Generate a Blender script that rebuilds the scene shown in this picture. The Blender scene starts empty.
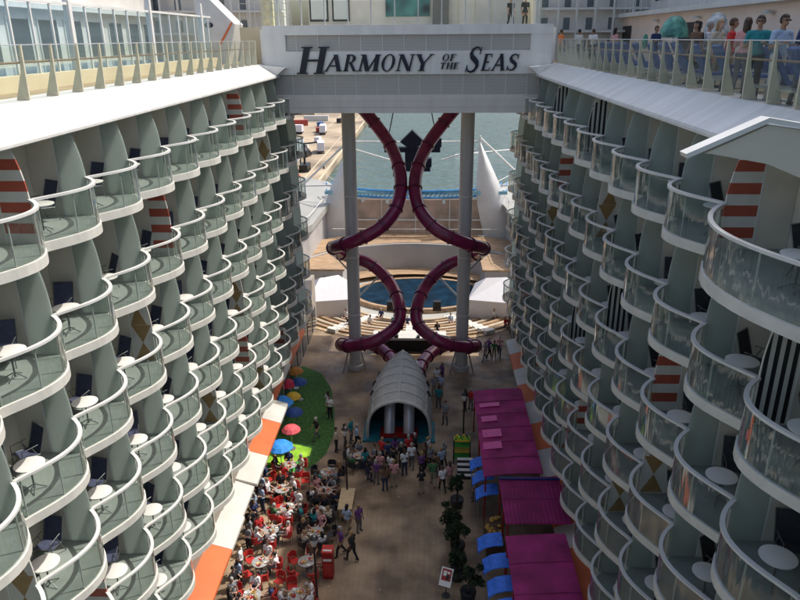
import bpy, bmesh, math, random
from mathutils import Vector, Matrix, noise
random.seed(7)
R = math.radians; PI = math.pi
scene = bpy.context.scene
col = scene.collection
G = 24.0                      # camera height above the promenade floor
XC = -1.35                    # centre line of the ship

# ------------------------------------------------------------------ materials
MATS = {}
def mat(name, c, rough=.6, metal=0., var=.12, scale=3., bump=0., bscale=20., spec=.5, c2=None, detail=4., thr=None, vec=None):
    if name in MATS: return MATS[name]
    m = bpy.data.materials.new(name); m.use_nodes = True
    nt = m.node_tree; n = nt.nodes; l = nt.links
    b = n['Principled BSDF']; b.inputs['Roughness'].default_value = rough
    b.inputs['Metallic'].default_value = metal
    b.inputs['Specular IOR Level'].default_value = spec
    tc = n.new('ShaderNodeTexCoord')
    nz = n.new('ShaderNodeTexNoise'); nz.inputs['Scale'].default_value = scale; nz.inputs['Detail'].default_value = detail
    if vec:
        mpv = n.new('ShaderNodeMapping'); mpv.inputs['Scale'].default_value = vec; l.new(tc.outputs['Object'], mpv.inputs['Vector']); l.new(mpv.outputs[0], nz.inputs['Vector'])
    else: l.new(tc.outputs['Object'], nz.inputs['Vector'])
    rp = n.new('ShaderNodeValToRGB')
    a = tuple(max(0, x*(1-var)) for x in c[:3]) + (1,)
    z = tuple(min(1, x*(1+var)) for x in (c2 or c)[:3]) + (1,)
    rp.color_ramp.elements[0].color = a; rp.color_ramp.elements[1].color = z
    lo, hi = thr or (.3, .7)
    rp.color_ramp.elements[0].position = lo; rp.color_ramp.elements[1].position = hi
    l.new(nz.outputs['Fac'], rp.inputs['Fac']); l.new(rp.outputs['Color'], b.inputs['Base Color'])
    if bump:
        n2 = n.new('ShaderNodeTexNoise'); n2.inputs['Scale'].default_value = bscale
        l.new(tc.outputs['Object'], n2.inputs['Vector'])
        bp = n.new('ShaderNodeBump'); bp.inputs['Strength'].default_value = bump; bp.inputs['Distance'].default_value = .02
        l.new(n2.outputs['Fac'], bp.inputs['Height']); l.new(bp.outputs['Normal'], b.inputs['Normal'])
    MATS[name] = m
    return m

def glass_mat(name, tint, gloss=1.0, wav=.15, haze=0.0, hazec=(.6, .7, .66)):
    m = bpy.data.materials.new(name); m.use_nodes = True
    nt = m.node_tree; n = nt.nodes; l = nt.links; n.clear()
    out = n.new('ShaderNodeOutputMaterial')
    tr = n.new('ShaderNodeBsdfTransparent'); tr.inputs['Color'].default_value = (*tint, 1)
    df = n.new('ShaderNodeBsdfDiffuse'); df.inputs['Color'].default_value = (*hazec, 1)
    mh = n.new('ShaderNodeMixShader'); mh.inputs['Fac'].default_value = haze
    l.new(tr.outputs[0], mh.inputs[1]); l.new(df.outputs[0], mh.inputs[2])
    gl = n.new('ShaderNodeBsdfGlossy'); gl.inputs['Roughness'].default_value = .03
    fr = n.new('ShaderNodeFresnel'); fr.inputs['IOR'].default_value = 1.5
    mu = n.new('ShaderNodeMath'); mu.operation = 'MULTIPLY'; mu.use_clamp = True
    mu.inputs[1].default_value = gloss
    gm = n.new('ShaderNodeNewGeometry'); ib = n.new('ShaderNodeMath'); ib.operation = 'SUBTRACT'; ib.inputs[0].default_value = 1.
    l.new(gm.outputs['Backfacing'], ib.inputs[1]); fm = n.new('ShaderNodeMath'); fm.operation = 'MULTIPLY'
    l.new(fr.outputs[0], fm.inputs[0]); l.new(ib.outputs[0], fm.inputs[1]); l.new(fm.outputs[0], mu.inputs[0])
    mx = n.new('ShaderNodeMixShader')
    l.new(mu.outputs[0], mx.inputs['Fac']); l.new(mh.outputs[0], mx.inputs[1]); l.new(gl.outputs[0], mx.inputs[2])
    tc = n.new('ShaderNodeTexCoord'); nz = n.new('ShaderNodeTexNoise'); nz.inputs['Scale'].default_value = 1.6; nz.inputs['Detail'].default_value = 1.
    mpg = n.new('ShaderNodeMapping'); mpg.inputs['Scale'].default_value = (4., 4., .35); l.new(tc.outputs['Object'], mpg.inputs['Vector']); l.new(mpg.outputs[0], nz.inputs['Vector'])
    bp = n.new('ShaderNodeBump'); bp.inputs['Strength'].default_value = wav; bp.inputs['Distance'].default_value = .1
    l.new(nz.outputs['Fac'], bp.inputs['Height'])
    l.new(bp.outputs['Normal'], gl.inputs['Normal'])
    l.new(mx.outputs[0], out.inputs['Surface'])
    MATS[name] = m
    return m

def stripes(name, ca, cb, axis, period, duty=.5, rough=.5, off=0.):
    m = bpy.data.materials.new(name); m.use_nodes = True
    nt = m.node_tree; n = nt.nodes; l = nt.links; b = n['Principled BSDF']; b.inputs['Roughness'].default_value = rough
    tc = n.new('ShaderNodeTexCoord'); sp = n.new('ShaderNodeSeparateXYZ'); l.new(tc.outputs['Object'], sp.inputs[0])
    ad = n.new('ShaderNodeMath'); ad.operation = 'ADD'; ad.inputs[1].default_value = off + 1000*period; l.new(sp.outputs[axis], ad.inputs[0])
    dv = n.new('ShaderNodeMath'); dv.operation = 'DIVIDE'; dv.inputs[1].default_value = period; l.new(ad.outputs[0], dv.inputs[0])
    fr = n.new('ShaderNodeMath'); fr.operation = 'FRACT'; l.new(dv.outputs[0], fr.inputs[0])
    gt = n.new('ShaderNodeMath'); gt.operation = 'GREATER_THAN'; gt.inputs[1].default_value = duty; l.new(fr.outputs[0], gt.inputs[0])
    mx = n.new('ShaderNodeMix'); mx.data_type = 'RGBA'
    mx.inputs['A'].default_value = (*ca, 1); mx.inputs['B'].default_value = (*cb, 1)
    l.new(gt.outputs[0], mx.inputs['Factor']); l.new(mx.outputs['Result'], b.inputs['Base Color'])
    MATS[name] = m
    return m

white = mat('painted_white', (.62, .62, .595), .42, var=.05, scale=1.2, c2=(.66, .66, .64), bump=.03, bscale=6)
fascia_m = mat('fascia_white', (.59, .59, .565), .38, var=.05, scale=1.0, c2=(.66, .66, .64), bump=.12, bscale=1.1, vec=(.35, 3.2, .35), detail=6)
bridge_white = mat('bridge_white', (.76, .75, .72), .45, var=.07, scale=1., vec=(2.2, .5, .35), detail=6, bump=.05, bscale=1.5)
beam_grey = mat('beam_grey', (.68, .64, .59), .55, var=.06, scale=.8, vec=(2, 1, .4))
louvre = stripes('louvre_grey', (.34, .325, .30), (.50, .48, .45), 2, .06, .35, .5)
rim_white = mat('slab_white', (.60, .59, .54), .5, var=.08, scale=1.6, c2=(.64, .63, .585))
floor_grn = mat('balcony_floor', (.26, .295, .27), .75, var=.16, scale=1.8, bump=.05, bscale=60)
divider_t = mat('divider_teal', (.37, .415, .39), .4, var=.14, scale=.9); divider_t.use_nodes = True
def translucent(m, amt, c):
    nt = m.node_tree; n = nt.nodes; l = nt.links; out = [x for x in n if x.type == 'OUTPUT_MATERIAL'][0]
    t = n.new('ShaderNodeBsdfTranslucent'); t.inputs['Color'].default_value = (*c, 1); mx = n.new('ShaderNodeMixShader'); mx.inputs['Fac'].default_value = amt
    l.new(n['Principled BSDF'].outputs[0], mx.inputs[1]); l.new(t.outputs[0], mx.inputs[2]); l.new(mx.outputs[0], out.inputs['Surface'])
divider_b = mat('divider_beige', (.60, .565, .49), .6, var=.12, scale=.9)
translucent(divider_t, .55, (.78, .85, .81))
facade_m = mat('facade_beige', (.62, .585, .50), .6, var=.1, scale=1.5)
frame_m = mat('pale_frame', (.62, .63, .6), .4, var=.03)
red_str = stripes('red_white_bands', (.72, .70, .66), (.50, .075, .03), 2, .62, .52)
bw_str = None
orange_d = mat('ochre_paint', (.30, .19, .08), .5, var=.15, scale=3)
black_p = mat('black_paint', (.012, .013, .016), .45, var=.1)
navy_fab = mat('navy_fabric', (.055, .065, .115), .8, var=.25, scale=9)
blacksling = mat('charcoal_sling', (.03, .033, .04), .8, var=.3, scale=9)
chair_metal = mat('chair_metal', (.17, .18, .18), .4, .6, var=.1)
tab_white = mat('table_white', (.72, .71, .67), .35, var=.04)
doorglass = mat('door_glass', (.025, .032, .036), .06, var=.3, scale=.6, spec=.8)
rail_glass = glass_mat('balustrade_glass', (.88, .905, .89), 1.8, .11, .02, (.50, .58, .54))
wind_glass = glass_mat('windscreen_glass', (.88, .95, .96), .9, .1, .05, (.6, .72, .75))
deck_glass = glass_mat('deck_rail_glass', (.92, .95, .92), .8, .1, .03, (.65, .66, .58))
cream = mat('cream_post', (.60, .55, .42), .5, var=.08)
steel = mat('brushed_steel', (.55, .55, .53), .3, .7, var=.05)
wood_rail = mat('wood_rail', (.26, .16, .09), .5, var=.2, scale=8)
pillar_m = mat('pillar_grey', (.54, .52, .49), .5, var=.1, scale=1., vec=(2, 2, .3), detail=6)
purple = mat('slide_purple', (.20, .014, .062), .22, var=.28, scale=1.1, detail=7)
purple_d = mat('slide_flange', (.11, .010, .036), .4, var=.2)
shell_m = mat('shell_canvas', (.44, .44, .41), .6, var=.12, scale=2, bump=.1, bscale=5)
shell_rib = mat('shell_rib', (.55, .55, .52), .5, var=.1)
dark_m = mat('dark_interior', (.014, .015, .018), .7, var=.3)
tube_grey = mat('tube_grey', (.55, .56, .60), .3, .3, var=.1)
red_m = mat('red_plastic', (.46, .035, .03), .35, var=.12, scale=6)
dark_red = mat('dark_red_paint', (.30, .012, .012), .4, var=.12, scale=6)
orange_m = mat('orange_roof', (.66, .15, .045), .6, var=.1, scale=1.)
roofwhite = mat('roof_white', (.60, .585, .54), .6, var=.08, scale=1.)
mag_m = mat('magenta_canopy', (.27, .010, .11), .7, var=.25, scale=.9, c2=(.36, .018, .15), detail=7, bump=.1, bscale=9)
mag_l = mat('magenta_skylight', (.72, .09, .33), .4, var=.12, scale=2)
mag_rib = mat('magenta_rib', (.24, .012, .10), .6, var=.1)
blue_m = mat('blue_canopy', (.02, .13, .62), .6, var=.25, scale=2, c2=(.05, .2, .8))
dkblue = mat('dark_blue_trim', (.02, .03, .17), .4, var=.1)
turf_m = mat('turf_green', (.05, .14, .03), .95, var=.45, scale=5, bump=.3, bscale=80)
lime_m = mat('lime_turf', (.22, .50, .03), .9, var=.3, scale=1.2, c2=(.36, .62, .04))
green_l = mat('grass_green_paint', (.05, .36, .05), .9, var=.2, scale=1.5)
leaf_m = mat('leaf', (.018, .035, .012), .7, var=.5, scale=3)
trunk_m = mat('trunk', (.05, .035, .022), .9, var=.3)
wood_m = mat('teak', (.27, .175, .105), .6, var=.3, scale=2.5, c2=(.38, .26, .16), vec=(.4, 3, 1))
seat_wood = mat('seat_wood', (.32, .215, .125), .6, var=.5, scale=1.3, c2=(.46, .34, .21), detail=8)
tan_m = mat('tan_panel', (.42, .35, .26), .6, var=.2, scale=.5)
greywall = mat('grey_wall', (.40, .39, .39), .6, var=.1, scale=.4, bump=.05)
terrace_m = mat('terrace_grey', (.33, .33, .31), .7, var=.12, scale=.15)
tent_m = mat('tent_white', (.62, .62, .66), .6, var=.04)
pool_m = mat('pool_water', (.004, .022, .045), .25, var=.5, scale=.9, bump=.6, bscale=3, spec=.12)
pool_blue = mat('deck_pool', (.04, .19, .42), .08, var=.25, scale=.7, bump=.5, bscale=4)
ring_blue = mat('truss_blue', (.04, .22, .48), .5, var=.3, scale=.8)
sail_m = mat('sail_white', (.68, .68, .68), .6, var=.1, scale=.4)
navy_m = mat('navy_steel', (.012, .02, .06), .45, var=.2)
concrete = mat('quay_concrete', (.24, .19, .135), .85, var=.3, scale=.06, c2=(.38, .30, .21), detail=9)
kerb_m = mat('quay_kerb', (.5, .42, .3), .8, var=.2, scale=.05)
pinkwall = mat('pale_pink_wall', (.86, .70, .60), .6, var=.08, scale=.5)
creamwall = mat('cream_wall', (.62, .54, .38), .6, var=.1, scale=.5)
deck15 = mat('upper_deck_floor', (.33, .25, .15), .7, var=.2, scale=1.)
window_m = mat('window_dark', (.04, .06, .075), .1, var=.4, scale=.5)
letter_m = mat('navy_letter', (.006, .008, .025), .45, var=.1)
skin_ms = [mat('skin_light', (.52, .31, .22), .55, var=.05), mat('skin_tan', (.36, .20, .13), .55, var=.05), mat('skin_brown', (.16, .08, .05), .55, var=.05)]
hair_ms = [mat('hair_black', (.012, .010, .009), .6, var=.3), mat('hair_brown', (.06, .032, .018), .6, var=.3), mat('hair_grey', (.35, .34, .32), .6, var=.2), mat('hair_blond', (.34, .22, .10), .6, var=.2)]
shirt_c = {'white': (.74, .74, .74), 'black': (.02, .02, .022), 'red': (.55, .03, .03), 'navy': (.03, .045, .13), 'teal': (.02, .22, .24),
           'pale blue': (.36, .47, .62), 'grey': (.24, .25, .26), 'pink': (.62, .30, .30), 'orange': (.75, .22, .05), 'brown': (.16, .09, .05),
           'beige': (.50, .43, .33), 'green': (.05, .16, .06), 'purple': (.14, .05, .2), 'yellow': (.62, .5, .1)}
shirt_ms = {k: mat('shirt_' + k.replace(' ', '_'), v, .85, var=.12, scale=8) for k, v in shirt_c.items()}
trous_c = {'black': (.015, .015, .018), 'navy': (.03, .04, .09), 'khaki': (.33, .27, .18), 'grey': (.13, .13, .14), 'white': (.65, .64, .62)}
trous_ms = {k: mat('trousers_' + k, v, .85, var=.12, scale=8) for k, v in trous_c.items()}
shoe_m = mat('shoe', (.05, .045, .04), .6, var=.3)

# ground of the promenade: stamped brown deck with worn blotches and plank joints
def ground_material():
    m = bpy.data.materials.new('promenade_deck'); m.use_nodes = True
    nt = m.node_tree; n = nt.nodes; l = nt.links; b = n['Principled BSDF']
    tc = n.new('ShaderNodeTexCoord')
    def noi(s, d=5):
        z = n.new('ShaderNodeTexNoise'); z.inputs['Scale'].default_value = s; z.inputs['Detail'].default_value = d
        l.new(tc.outputs['Object'], z.inputs['Vector']); return z
    def ramp(src, c0, c1, p0=.3, p1=.7):
        r = n.new('ShaderNodeValToRGB'); r.color_ramp.elements[0].color = (*c0, 1); r.color_ramp.elements[1].color = (*c1, 1)
        r.color_ramp.elements[0].position = p0; r.color_ramp.elements[1].position = p1
        l.new(src, r.inputs['Fac']); return r
    base = ramp(noi(.45).outputs['Fac'], (.15, .103, .066), (.43, .315, .20), .38, .66)
    spots = ramp(noi(3.2, 2).outputs['Fac'], (0, 0, 0), (1, 1, 1), .70, .76)
    mx = n.new('ShaderNodeMix'); mx.data_type = 'RGBA'; mx.inputs['B'].default_value = (.42, .36, .28, 1)
    l.new(spots.outputs['Color'], mx.inputs['Factor']); l.new(base.outputs['Color'], mx.inputs['A'])
    bk = n.new('ShaderNodeTexBrick'); bk.inputs['Scale'].default_value = 1.; bk.inputs['Mortar Size'].default_value = .012
    bk.inputs['Brick Width'].default_value = 3.; bk.inputs['Row Height'].default_value = .28
    bk.inputs['Color1'].default_value = (1, 1, 1, 1); bk.inputs['Color2'].default_value = (.95, .94, .93, 1); bk.inputs['Mortar'].default_value = (.80, .78, .76, 1)
    mp = n.new('ShaderNodeMapping'); mp.inputs['Rotation'].default_value = (0, 0, PI/2)
    l.new(tc.outputs['Object'], mp.inputs['Vector']); l.new(mp.outputs[0], bk.inputs['Vector'])
    mm = n.new('ShaderNodeMix'); mm.data_type = 'RGBA'; mm.blend_type = 'MULTIPLY'; mm.inputs['Factor'].default_value = 1.
    l.new(mx.outputs['Result'], mm.inputs['A']); l.new(bk.outputs['Color'], mm.inputs['B'])
    l.new(mm.outputs['Result'], b.inputs['Base Color']); b.inputs['Roughness'].default_value = .55
    rr = ramp(noi(.8).outputs['Fac'], (.4, .4, .4), (.75, .75, .75)); l.new(rr.outputs['Color'], b.inputs['Roughness'])
    return m
ground_m = ground_material()

def water_material():
    m = bpy.data.materials.new('sea_water'); m.use_nodes = True
    nt = m.node_tree; n = nt.nodes; l = nt.links; b = n['Principled BSDF']
    b.inputs['Roughness'].default_value = .16
    tc = n.new('ShaderNodeTexCoord')
    z = n.new('ShaderNodeTexNoise'); z.inputs['Scale'].default_value = .02; z.inputs['Detail'].default_value = 6
    l.new(tc.outputs['Object'], z.inputs['Vector'])
    r = n.new('ShaderNodeValToRGB'); r.color_ramp.elements[0].color = (.035, .075, .068, 1); r.color_ramp.elements[1].color = (.075, .125, .112, 1)
    l.new(z.outputs['Fac'], r.inputs['Fac']); l.new(r.outputs['Color'], b.inputs['Base Color'])
    z2 = n.new('ShaderNodeTexNoise'); z2.inputs['Scale'].default_value = .22; z2.inputs['Detail'].default_value = 5
    l.new(tc.outputs['Object'], z2.inputs['Vector'])
    bp = n.new('ShaderNodeBump'); bp.inputs['Strength'].default_value = 1.; bp.inputs['Distance'].default_value = 1.6
    l.new(z2.outputs['Fac'], bp.inputs['Height']); l.new(bp.outputs['Normal'], b.inputs['Normal'])
    return m
sea_m = water_material()

# ------------------------------------------------------------------ mesh helpers
class MB:
    def __init__(s): s.v = []; s.f = []; s.mi = []; s.mats = []
    def mid(s, m):
        if m is None: return 0
        if m not in s.mats: s.mats.append(m)
        return s.mats.index(m)
    def add(s, vs, fs, m=None):
        o = len(s.v); k = s.mid(m); s.v += [tuple(v) for v in vs]
        for f in fs: s.f.append(tuple(o+i for i in f)); s.mi.append(k)
    def box(s, x0, x1, y0, y1, z0, z1, m=None):
        x0, x1 = sorted((x0, x1)); y0, y1 = sorted((y0, y1)); z0, z1 = sorted((z0, z1))
        v = [(x0, y0, z0), (x1, y0, z0), (x1, y1, z0), (x0, y1, z0), (x0, y0, z1), (x1, y0, z1), (x1, y1, z1), (x0, y1, z1)]
        s.add(v, [(0, 3, 2, 1), (4, 5, 6, 7), (0, 1, 5, 4), (1, 2, 6, 5), (2, 3, 7, 6), (3, 0, 4, 7)], m)
    def tube(s, pts, r, n=8, m=None, cap=True, up=(0, 0, 1)):
        pts = [Vector(p) for p in pts]; rs = r if isinstance(r, (list, tuple)) else [r]*len(pts)
        vs = []; fs = []
        ref = Vector(up); pa = None
        for i, p in enumerate(pts):
            d = (pts[min(i+1, len(pts)-1)] - pts[max(i-1, 0)]).normalized()
            if pa is None:
                a = ref.cross(d)
                if a.length < .1: a = Vector((1, 0, 0)).cross(d)
            else:
                a = pa - d*pa.dot(d)
            a.normalize(); pa = a; b = d.cross(a)
            for k in range(n):
                t = 2*PI*k/n; vs.append(p + (a*math.cos(t) + b*math.sin(t))*rs[i])
        for i in range(len(pts)-1):
            for k in range(n):
                k2 = (k+1) % n; fs.append((i*n+k, i*n+k2, (i+1)*n+k2, (i+1)*n+k))
        if cap: fs.append(tuple(reversed(range(n)))); fs.append(tuple((len(pts)-1)*n+k for k in range(n)))
        s.add(vs, fs, m)
    def prism(s, poly, z0, z1, m=None, mtop=None, axis='z'):
        # poly in plane; extruded along axis
        n = len(poly)
        def P(a, b, c):
            return {'z': (a, b, c), 'y': (a, c, b), 'x': (c, a, b)}[axis]
        A = [P(a, b, z0) for a, b in poly]; B = [P(a, b, z1) for a, b in poly]
        s.add(A+B, [tuple(reversed(range(n)))] + [(i, (i+1) % n, n+(i+1) % n, n+i) for i in range(n)], m)
        s.add(B, [tuple(range(n))], mtop or m)
    def lathe(s, prof, c=(0, 0, 0), n=24, m=None, arc=2*PI, a0=0.):
        full = abs(arc-2*PI) < 1e-6; N = n if full else n+1
        vs = []; fs = []
        for (r, z) in prof:
            for k in range(N):
                t = a0+arc*k/n; vs.append((c[0]+r*math.cos(t), c[1]+r*math.sin(t), c[2]+z))
        for i in range(len(prof)-1):
            for k in range(n):
                k2 = (k+1) % N if full else k+1
                fs.append((i*N+k, i*N+k2, (i+1)*N+k2, (i+1)*N+k))
        s.add(vs, fs, m)
    def ribbon(s, pts, z0, z1, th, m=None):
        # upright curved sheet of thickness th following 2-D points
        n = len(pts); nor = []
        for i in range(n):
            a = Vector(pts[max(i-1, 0)]); b = Vector(pts[min(i+1, n-1)]); d = (b-a).normalized(); nor.append(Vector((-d.y, d.x)))
        L = [Vector(p)+nn*th/2 for p, nn in zip(pts, nor)]; Q = [Vector(p)-nn*th/2 for p, nn in zip(pts, nor)]
        vs = [(p.x, p.y, z0) for p in L]+[(p.x, p.y, z1) for p in L]+[(p.x, p.y, z0) for p in Q]+[(p.x, p.y, z1) for p in Q]
        fs = []
        for i in range(n-1):
            fs += [(i, i+1, n+i+1, n+i), (2*n+i+1, 2*n+i, 3*n+i, 3*n+i+1), (n+i, n+i+1, 3*n+i+1, 3*n+i), (i+1, i, 2*n+i, 2*n+i+1)]
        fs += [(0, n, 3*n, 2*n), (n-1, 3*n-1, 4*n-1, 2*n-1)]
        s.add(vs, fs, m)
    def mesh(s, name, m=None, smooth=False):
        me = bpy.data.meshes.new(name); me.from_pydata(s.v, [], s.f)
        ms = s.mats or ([m] if m else [])
        for x in ms: me.materials.append(x)
        if s.mats: me.polygons.foreach_set('material_index', s.mi)
        bm = bmesh.new(); bm.from_mesh(me); bmesh.ops.recalc_face_normals(bm, faces=bm.faces[:]); bm.to_mesh(me); bm.free()
        if smooth:
            me.polygons.foreach_set('use_smooth', [True]*len(me.polygons))
            try: me.set_sharp_from_angle(angle=R(35))
            except Exception: pass
        return me
    def build(s, name, m=None, parent=None, smooth=False):
        return link(name, s.mesh(name, m, smooth), parent)
def link(name, me, parent=None):
    o = bpy.data.objects.new(name, me); col.objects.link(o)
    if parent: o.parent = parent
    return o
LAB = {}
def tag(o, label=None, cat=None, group=None, kind=None):
    if label: o['label'] = label; LAB[label] = LAB.get(label, 0)+1
    if cat: o['category'] = cat
    if group: o['group'] = group
    if kind: o['kind'] = kind
    return o
def empty(name, loc=(0, 0, 0), rz=0.):
    o = bpy.data.objects.new(name, None); col.objects.link(o); o.location = loc; o.rotation_euler = (0, 0, rz); o.empty_display_size = .2
    return o
def copy_tree(o, parent=None):
    c = o.copy(); col.objects.link(c); c.parent = parent
    for ch in list(o.children): copy_tree(ch, c)
    return c
def crom(P, k=6):
    P = [Vector(p) for p in P]; Q = [P[0]*2-P[1]]+P+[P[-1]*2-P[-2]]; out = []
    for i in range(1, len(Q)-2):
        a, b, c, d = Q[i-1:i+3]
        for j in range(k):
            t = j/k; out.append(.5*((2*b)+(c-a)*t+(2*a-5*b+4*c-d)*t*t+(3*b-a-3*c+d)*t**3))
    out.append(P[-1]); return out
ORD = ['first', 'second', 'third', 'fourth', 'fifth', 'sixth', 'seventh', 'eighth', 'ninth', 'tenth', 'eleventh', 'twelfth', 'thirteenth', 'fourteenth', 'fifteenth', 'sixteenth', 'seventeenth', 'eighteenth', 'nineteenth', 'twentieth'] + ['last']*20

# ------------------------------------------------------------------ camera
F = 693.41; pitch = .361073; yaw = -.0405964; roll = -.0067256
fw = Vector((math.sin(yaw)*math.cos(pitch), math.cos(yaw)*math.cos(pitch), -math.sin(pitch)))
rt = Vector((math.cos(yaw), -math.sin(yaw), 0)); up = rt.cross(fw)
r2 = rt*math.cos(roll)+up*math.sin(roll); u2 = -rt*math.sin(roll)+up*math.cos(roll)
cam = bpy.data.cameras.new('camera'); co = bpy.data.objects.new('camera', cam); col.objects.link(co)
M = Matrix((r2, u2, -fw)).transposed().to_4x4(); M.translation = (0, 0, G); co.matrix_world = M
cam.sensor_width = 36; cam.lens = F/800*36; cam.clip_end = 6000; cam.clip_start = .1
scene.camera = co
def proj(X, Y, Z):
    d = Vector((X, Y, Z-G)); w = d.dot(fw)
    return (400+F*d.dot(r2)/w, 300-F*d.dot(u2)/w) if w > .1 else (9999, 9999)
def inview(X, Y, Z, m=15):
    x, y = proj(X, Y, Z); return -m < x < 800+m and -m < y < 600+m

# ------------------------------------------------------------------ balconies
P = 2.8; SAG = .64; DEPTH = 1.55; ROWS = 6
def railz(r): return G-3.428-2.873*r+(.14 if r == 5 else 0)
def floorz(r): return railz(r)-1.1
SIDE = {'left': dict(x=-9.12, d=1, y0=15.45), 'right': dict(x=6.52, d=-1, y0=15.315)}
def curve(L=P, s=SAG, n=12, off=0.):
    pts = []
    for j in range(n+1):
        t = j/n; u = t**1.22; a = s*(1-(2*u-1)**2)
        pts.append((a+off, L*t))
    return pts
def balcony_meshes(d, L=P, s=SAG):
    """local frame: origin at the near cusp on the floor level, +X*d into the atrium, +Y aft"""
    out = {}
    cv = curve(L, s)
    C = [(d*a, y) for a, y in cv]
    # slab
    b = MB(); poly = [(-d*DEPTH, 0)] + C + [(-d*DEPTH, L)]
    b.prism(poly, -.20, .035, rim_white); out['slab'] = b.mesh('balcony_slab', smooth=False)
    b = MB(); cin = [(d*(a-.09), min(max(y, .03), L-.03)) for a, y in cv]
    b.prism([(-d*(DEPTH-.02), .03)] + cin + [(-d*(DEPTH-.02), L-.03)], .036, .045, floor_grn); out['floor'] = b.mesh('floor_covering')
    # glass: panels following the curve
    b = MB(); g = [(d*(a-.045), y) for a, y in curve(L, s, 14)]
    b.ribbon(g, .05, 1.03, .014, rail_glass)
    for t in (.06, .36, .66, .94):
        i = t*12; k = int(i); f = i-k; a = cv[k][0]*(1-f)+cv[k+1][0]*f; y = L*t
        b.box(d*(a-.078)-.014, d*(a-.078)+.014, y-.014, y+.014, .04, 1.04, frame_m)
    out['glass'] = b.mesh('balustrade_glass', smooth=True)
    # flat cap rail
    b = MB(); b.ribbon([(d*(a-.045), y) for a, y in curve(L, s, 18)], 1.045, 1.105, .095, white); out['rail'] = b.mesh('handrail', smooth=True)
    # door in the facade
    b = MB(); xd = -d*(DEPTH-.03)
    b.box(xd, xd+d*.03, .35, 1.95, .05, 2.15, doorglass)
    for (y0, y1, z0, z1) in ((.29, .35, .04, 2.22), (1.95, 2.01, .04, 2.22), (.35, 1.95, 2.15, 2.22), (1.12, 1.18, .05, 2.15)):
        b.box(xd, xd+d*.05, y0, y1, z0, z1, frame_m)
    out['door'] = b.mesh('balcony_door')
    cur = mat('curtain_pale', (.55, .52, .46), .85, var=.2, scale=5, vec=(1, 8, .3)); cur2 = mat('curtain_ochre', (.36, .24, .12), .85, var=.25, scale=5, vec=(1, 8, .3))
    for nm, m, ya, yb in (('door1', cur, 1.2, 1.93), ('door2', cur, .37, 1.93), ('door3', cur2, .37, .9)):
        for q in range(12): yq = ya+(yb-ya)*q/12; b2 = b; b2.box(xd+d*.031, xd+d*(.036+.008*(q % 2)), yq, yq+(yb-ya)/12, .08, 2.13, m)
        out[nm] = b.mesh('balcony_door_curtained')
        b = MB(); b.box(xd, xd+d*.03, .35, 1.95, .05, 2.15, doorglass)
        for (y0, y1, z0, z1) in ((.29, .35, .04, 2.22), (1.95, 2.01, .04, 2.22), (.35, 1.95, 2.15, 2.22), (1.12, 1.18, .05, 2.15)):
            b.box(xd, xd+d*.05, y0, y1, z0, z1, frame_m)
    return out
def divider_mesh(d, kind):
    """partition standing at the cusp: wall panel, frame line, curved outer screen"""
    b = MB(); H = 2.66; e = .022
    w0 = -DEPTH+.01; w1 = -.80
    b.box(d*w0, d*w1, -e, e, .05, H, divider_b)
    b.box(d*w1, d*(w1+.04), -e-.012, e+.012, .05, H, frame_m)
    # outer edge curve: swings out towards the rail
    def xo(z):
        t = min(1, z/H); return -.04-.24*max(0, (t-.42)/.58)**2.0
    def panel(z0, z1, xa, xb, m, ee=e):
        n = max(1, int((z1-z0)/.14+.5)); poly = []
        A = [(d*xa(z0+(z1-z0)*i/n), z0+(z1-z0)*i/n) for i in range(n+1)]
        B = [(d*xb(z0+(z1-z0)*i/n), z0+(z1-z0)*i/n) for i in range(n+1)]
        b.prism(A+B[::-1], -ee, ee, m, axis='y')
    xi = w1+.04
    if kind == 'plain':
        panel(.05, H, lambda z: xi, xo, divider_t)
    elif kind == 'red':
        k = 9; hs = (H-.05)/k
        for i in range(k): panel(.05+i*hs, .05+(i+1)*hs, lambda z: xi, xo, red_m2 if i % 2 else cream_p)
    elif kind == 'black':
        panel(.05, H, lambda z: xi, xo, cream_p)
        for i in range(4):
            a = xi+.05+i*.185; panel(.08, H-.02-.12*i, lambda z: a, lambda z: min(a+.09, xo(z)-.01), black_p, e+.004)
    else:
        panel(.05, H, lambda z: xi, xo, cream_p)
        for i in range(2):
            for sgn in (1,):
                z0 = .08+i*1.29; zm = z0+.645; z1 = z0+1.28
                # hourglass of ochre: two triangles meeting in the middle
                xr = -.06 if i == 0 else -.20
                for (za, zb) in ((z0, zm), (z1, zm)):
                    b.prism([(d*(xi+.02), za), (d*xr, za), (d*((xi+xr)/2), zb)], -e-.004, e+.004, orange_d, axis='y')
    return b.mesh('divider')
red_m2 = mat('brick_red_paint', (.36, .075, .045), .5, var=.1); cream_p = mat('cream_paint', (.56, .55, .51), .5, var=.06)
SPECIAL = {
 'left': {(0, 0): 'red', (0, 7): 'red', (1, 3): 'red', (4, 6): 'red', (4, 0): 'red', (5, 9): 'red',
          (1, 9): 'diamond', (2, 2): 'diamond', (3, 6): 'diamond', (4, 4): 'diamond', (5, 7): 'diamond', (3, -1): 'diamond'},
 'right': {(0, 0): 'red', (2, 1): 'red', (1, 7): 'red', (4, 4): 'red', (5, 8): 'red',
           (1, -1): 'black', (0, 5): 'black', (0, 8): 'black', (2, 3): 'black', (3, 5): 'black',
           (1, 4): 'diamond', (3, 1): 'diamond', (4, 2): 'diamond', (2, 8): 'diamond', (5, 5): 'diamond'}}
TABLE_SPOTS = []; 
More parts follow.
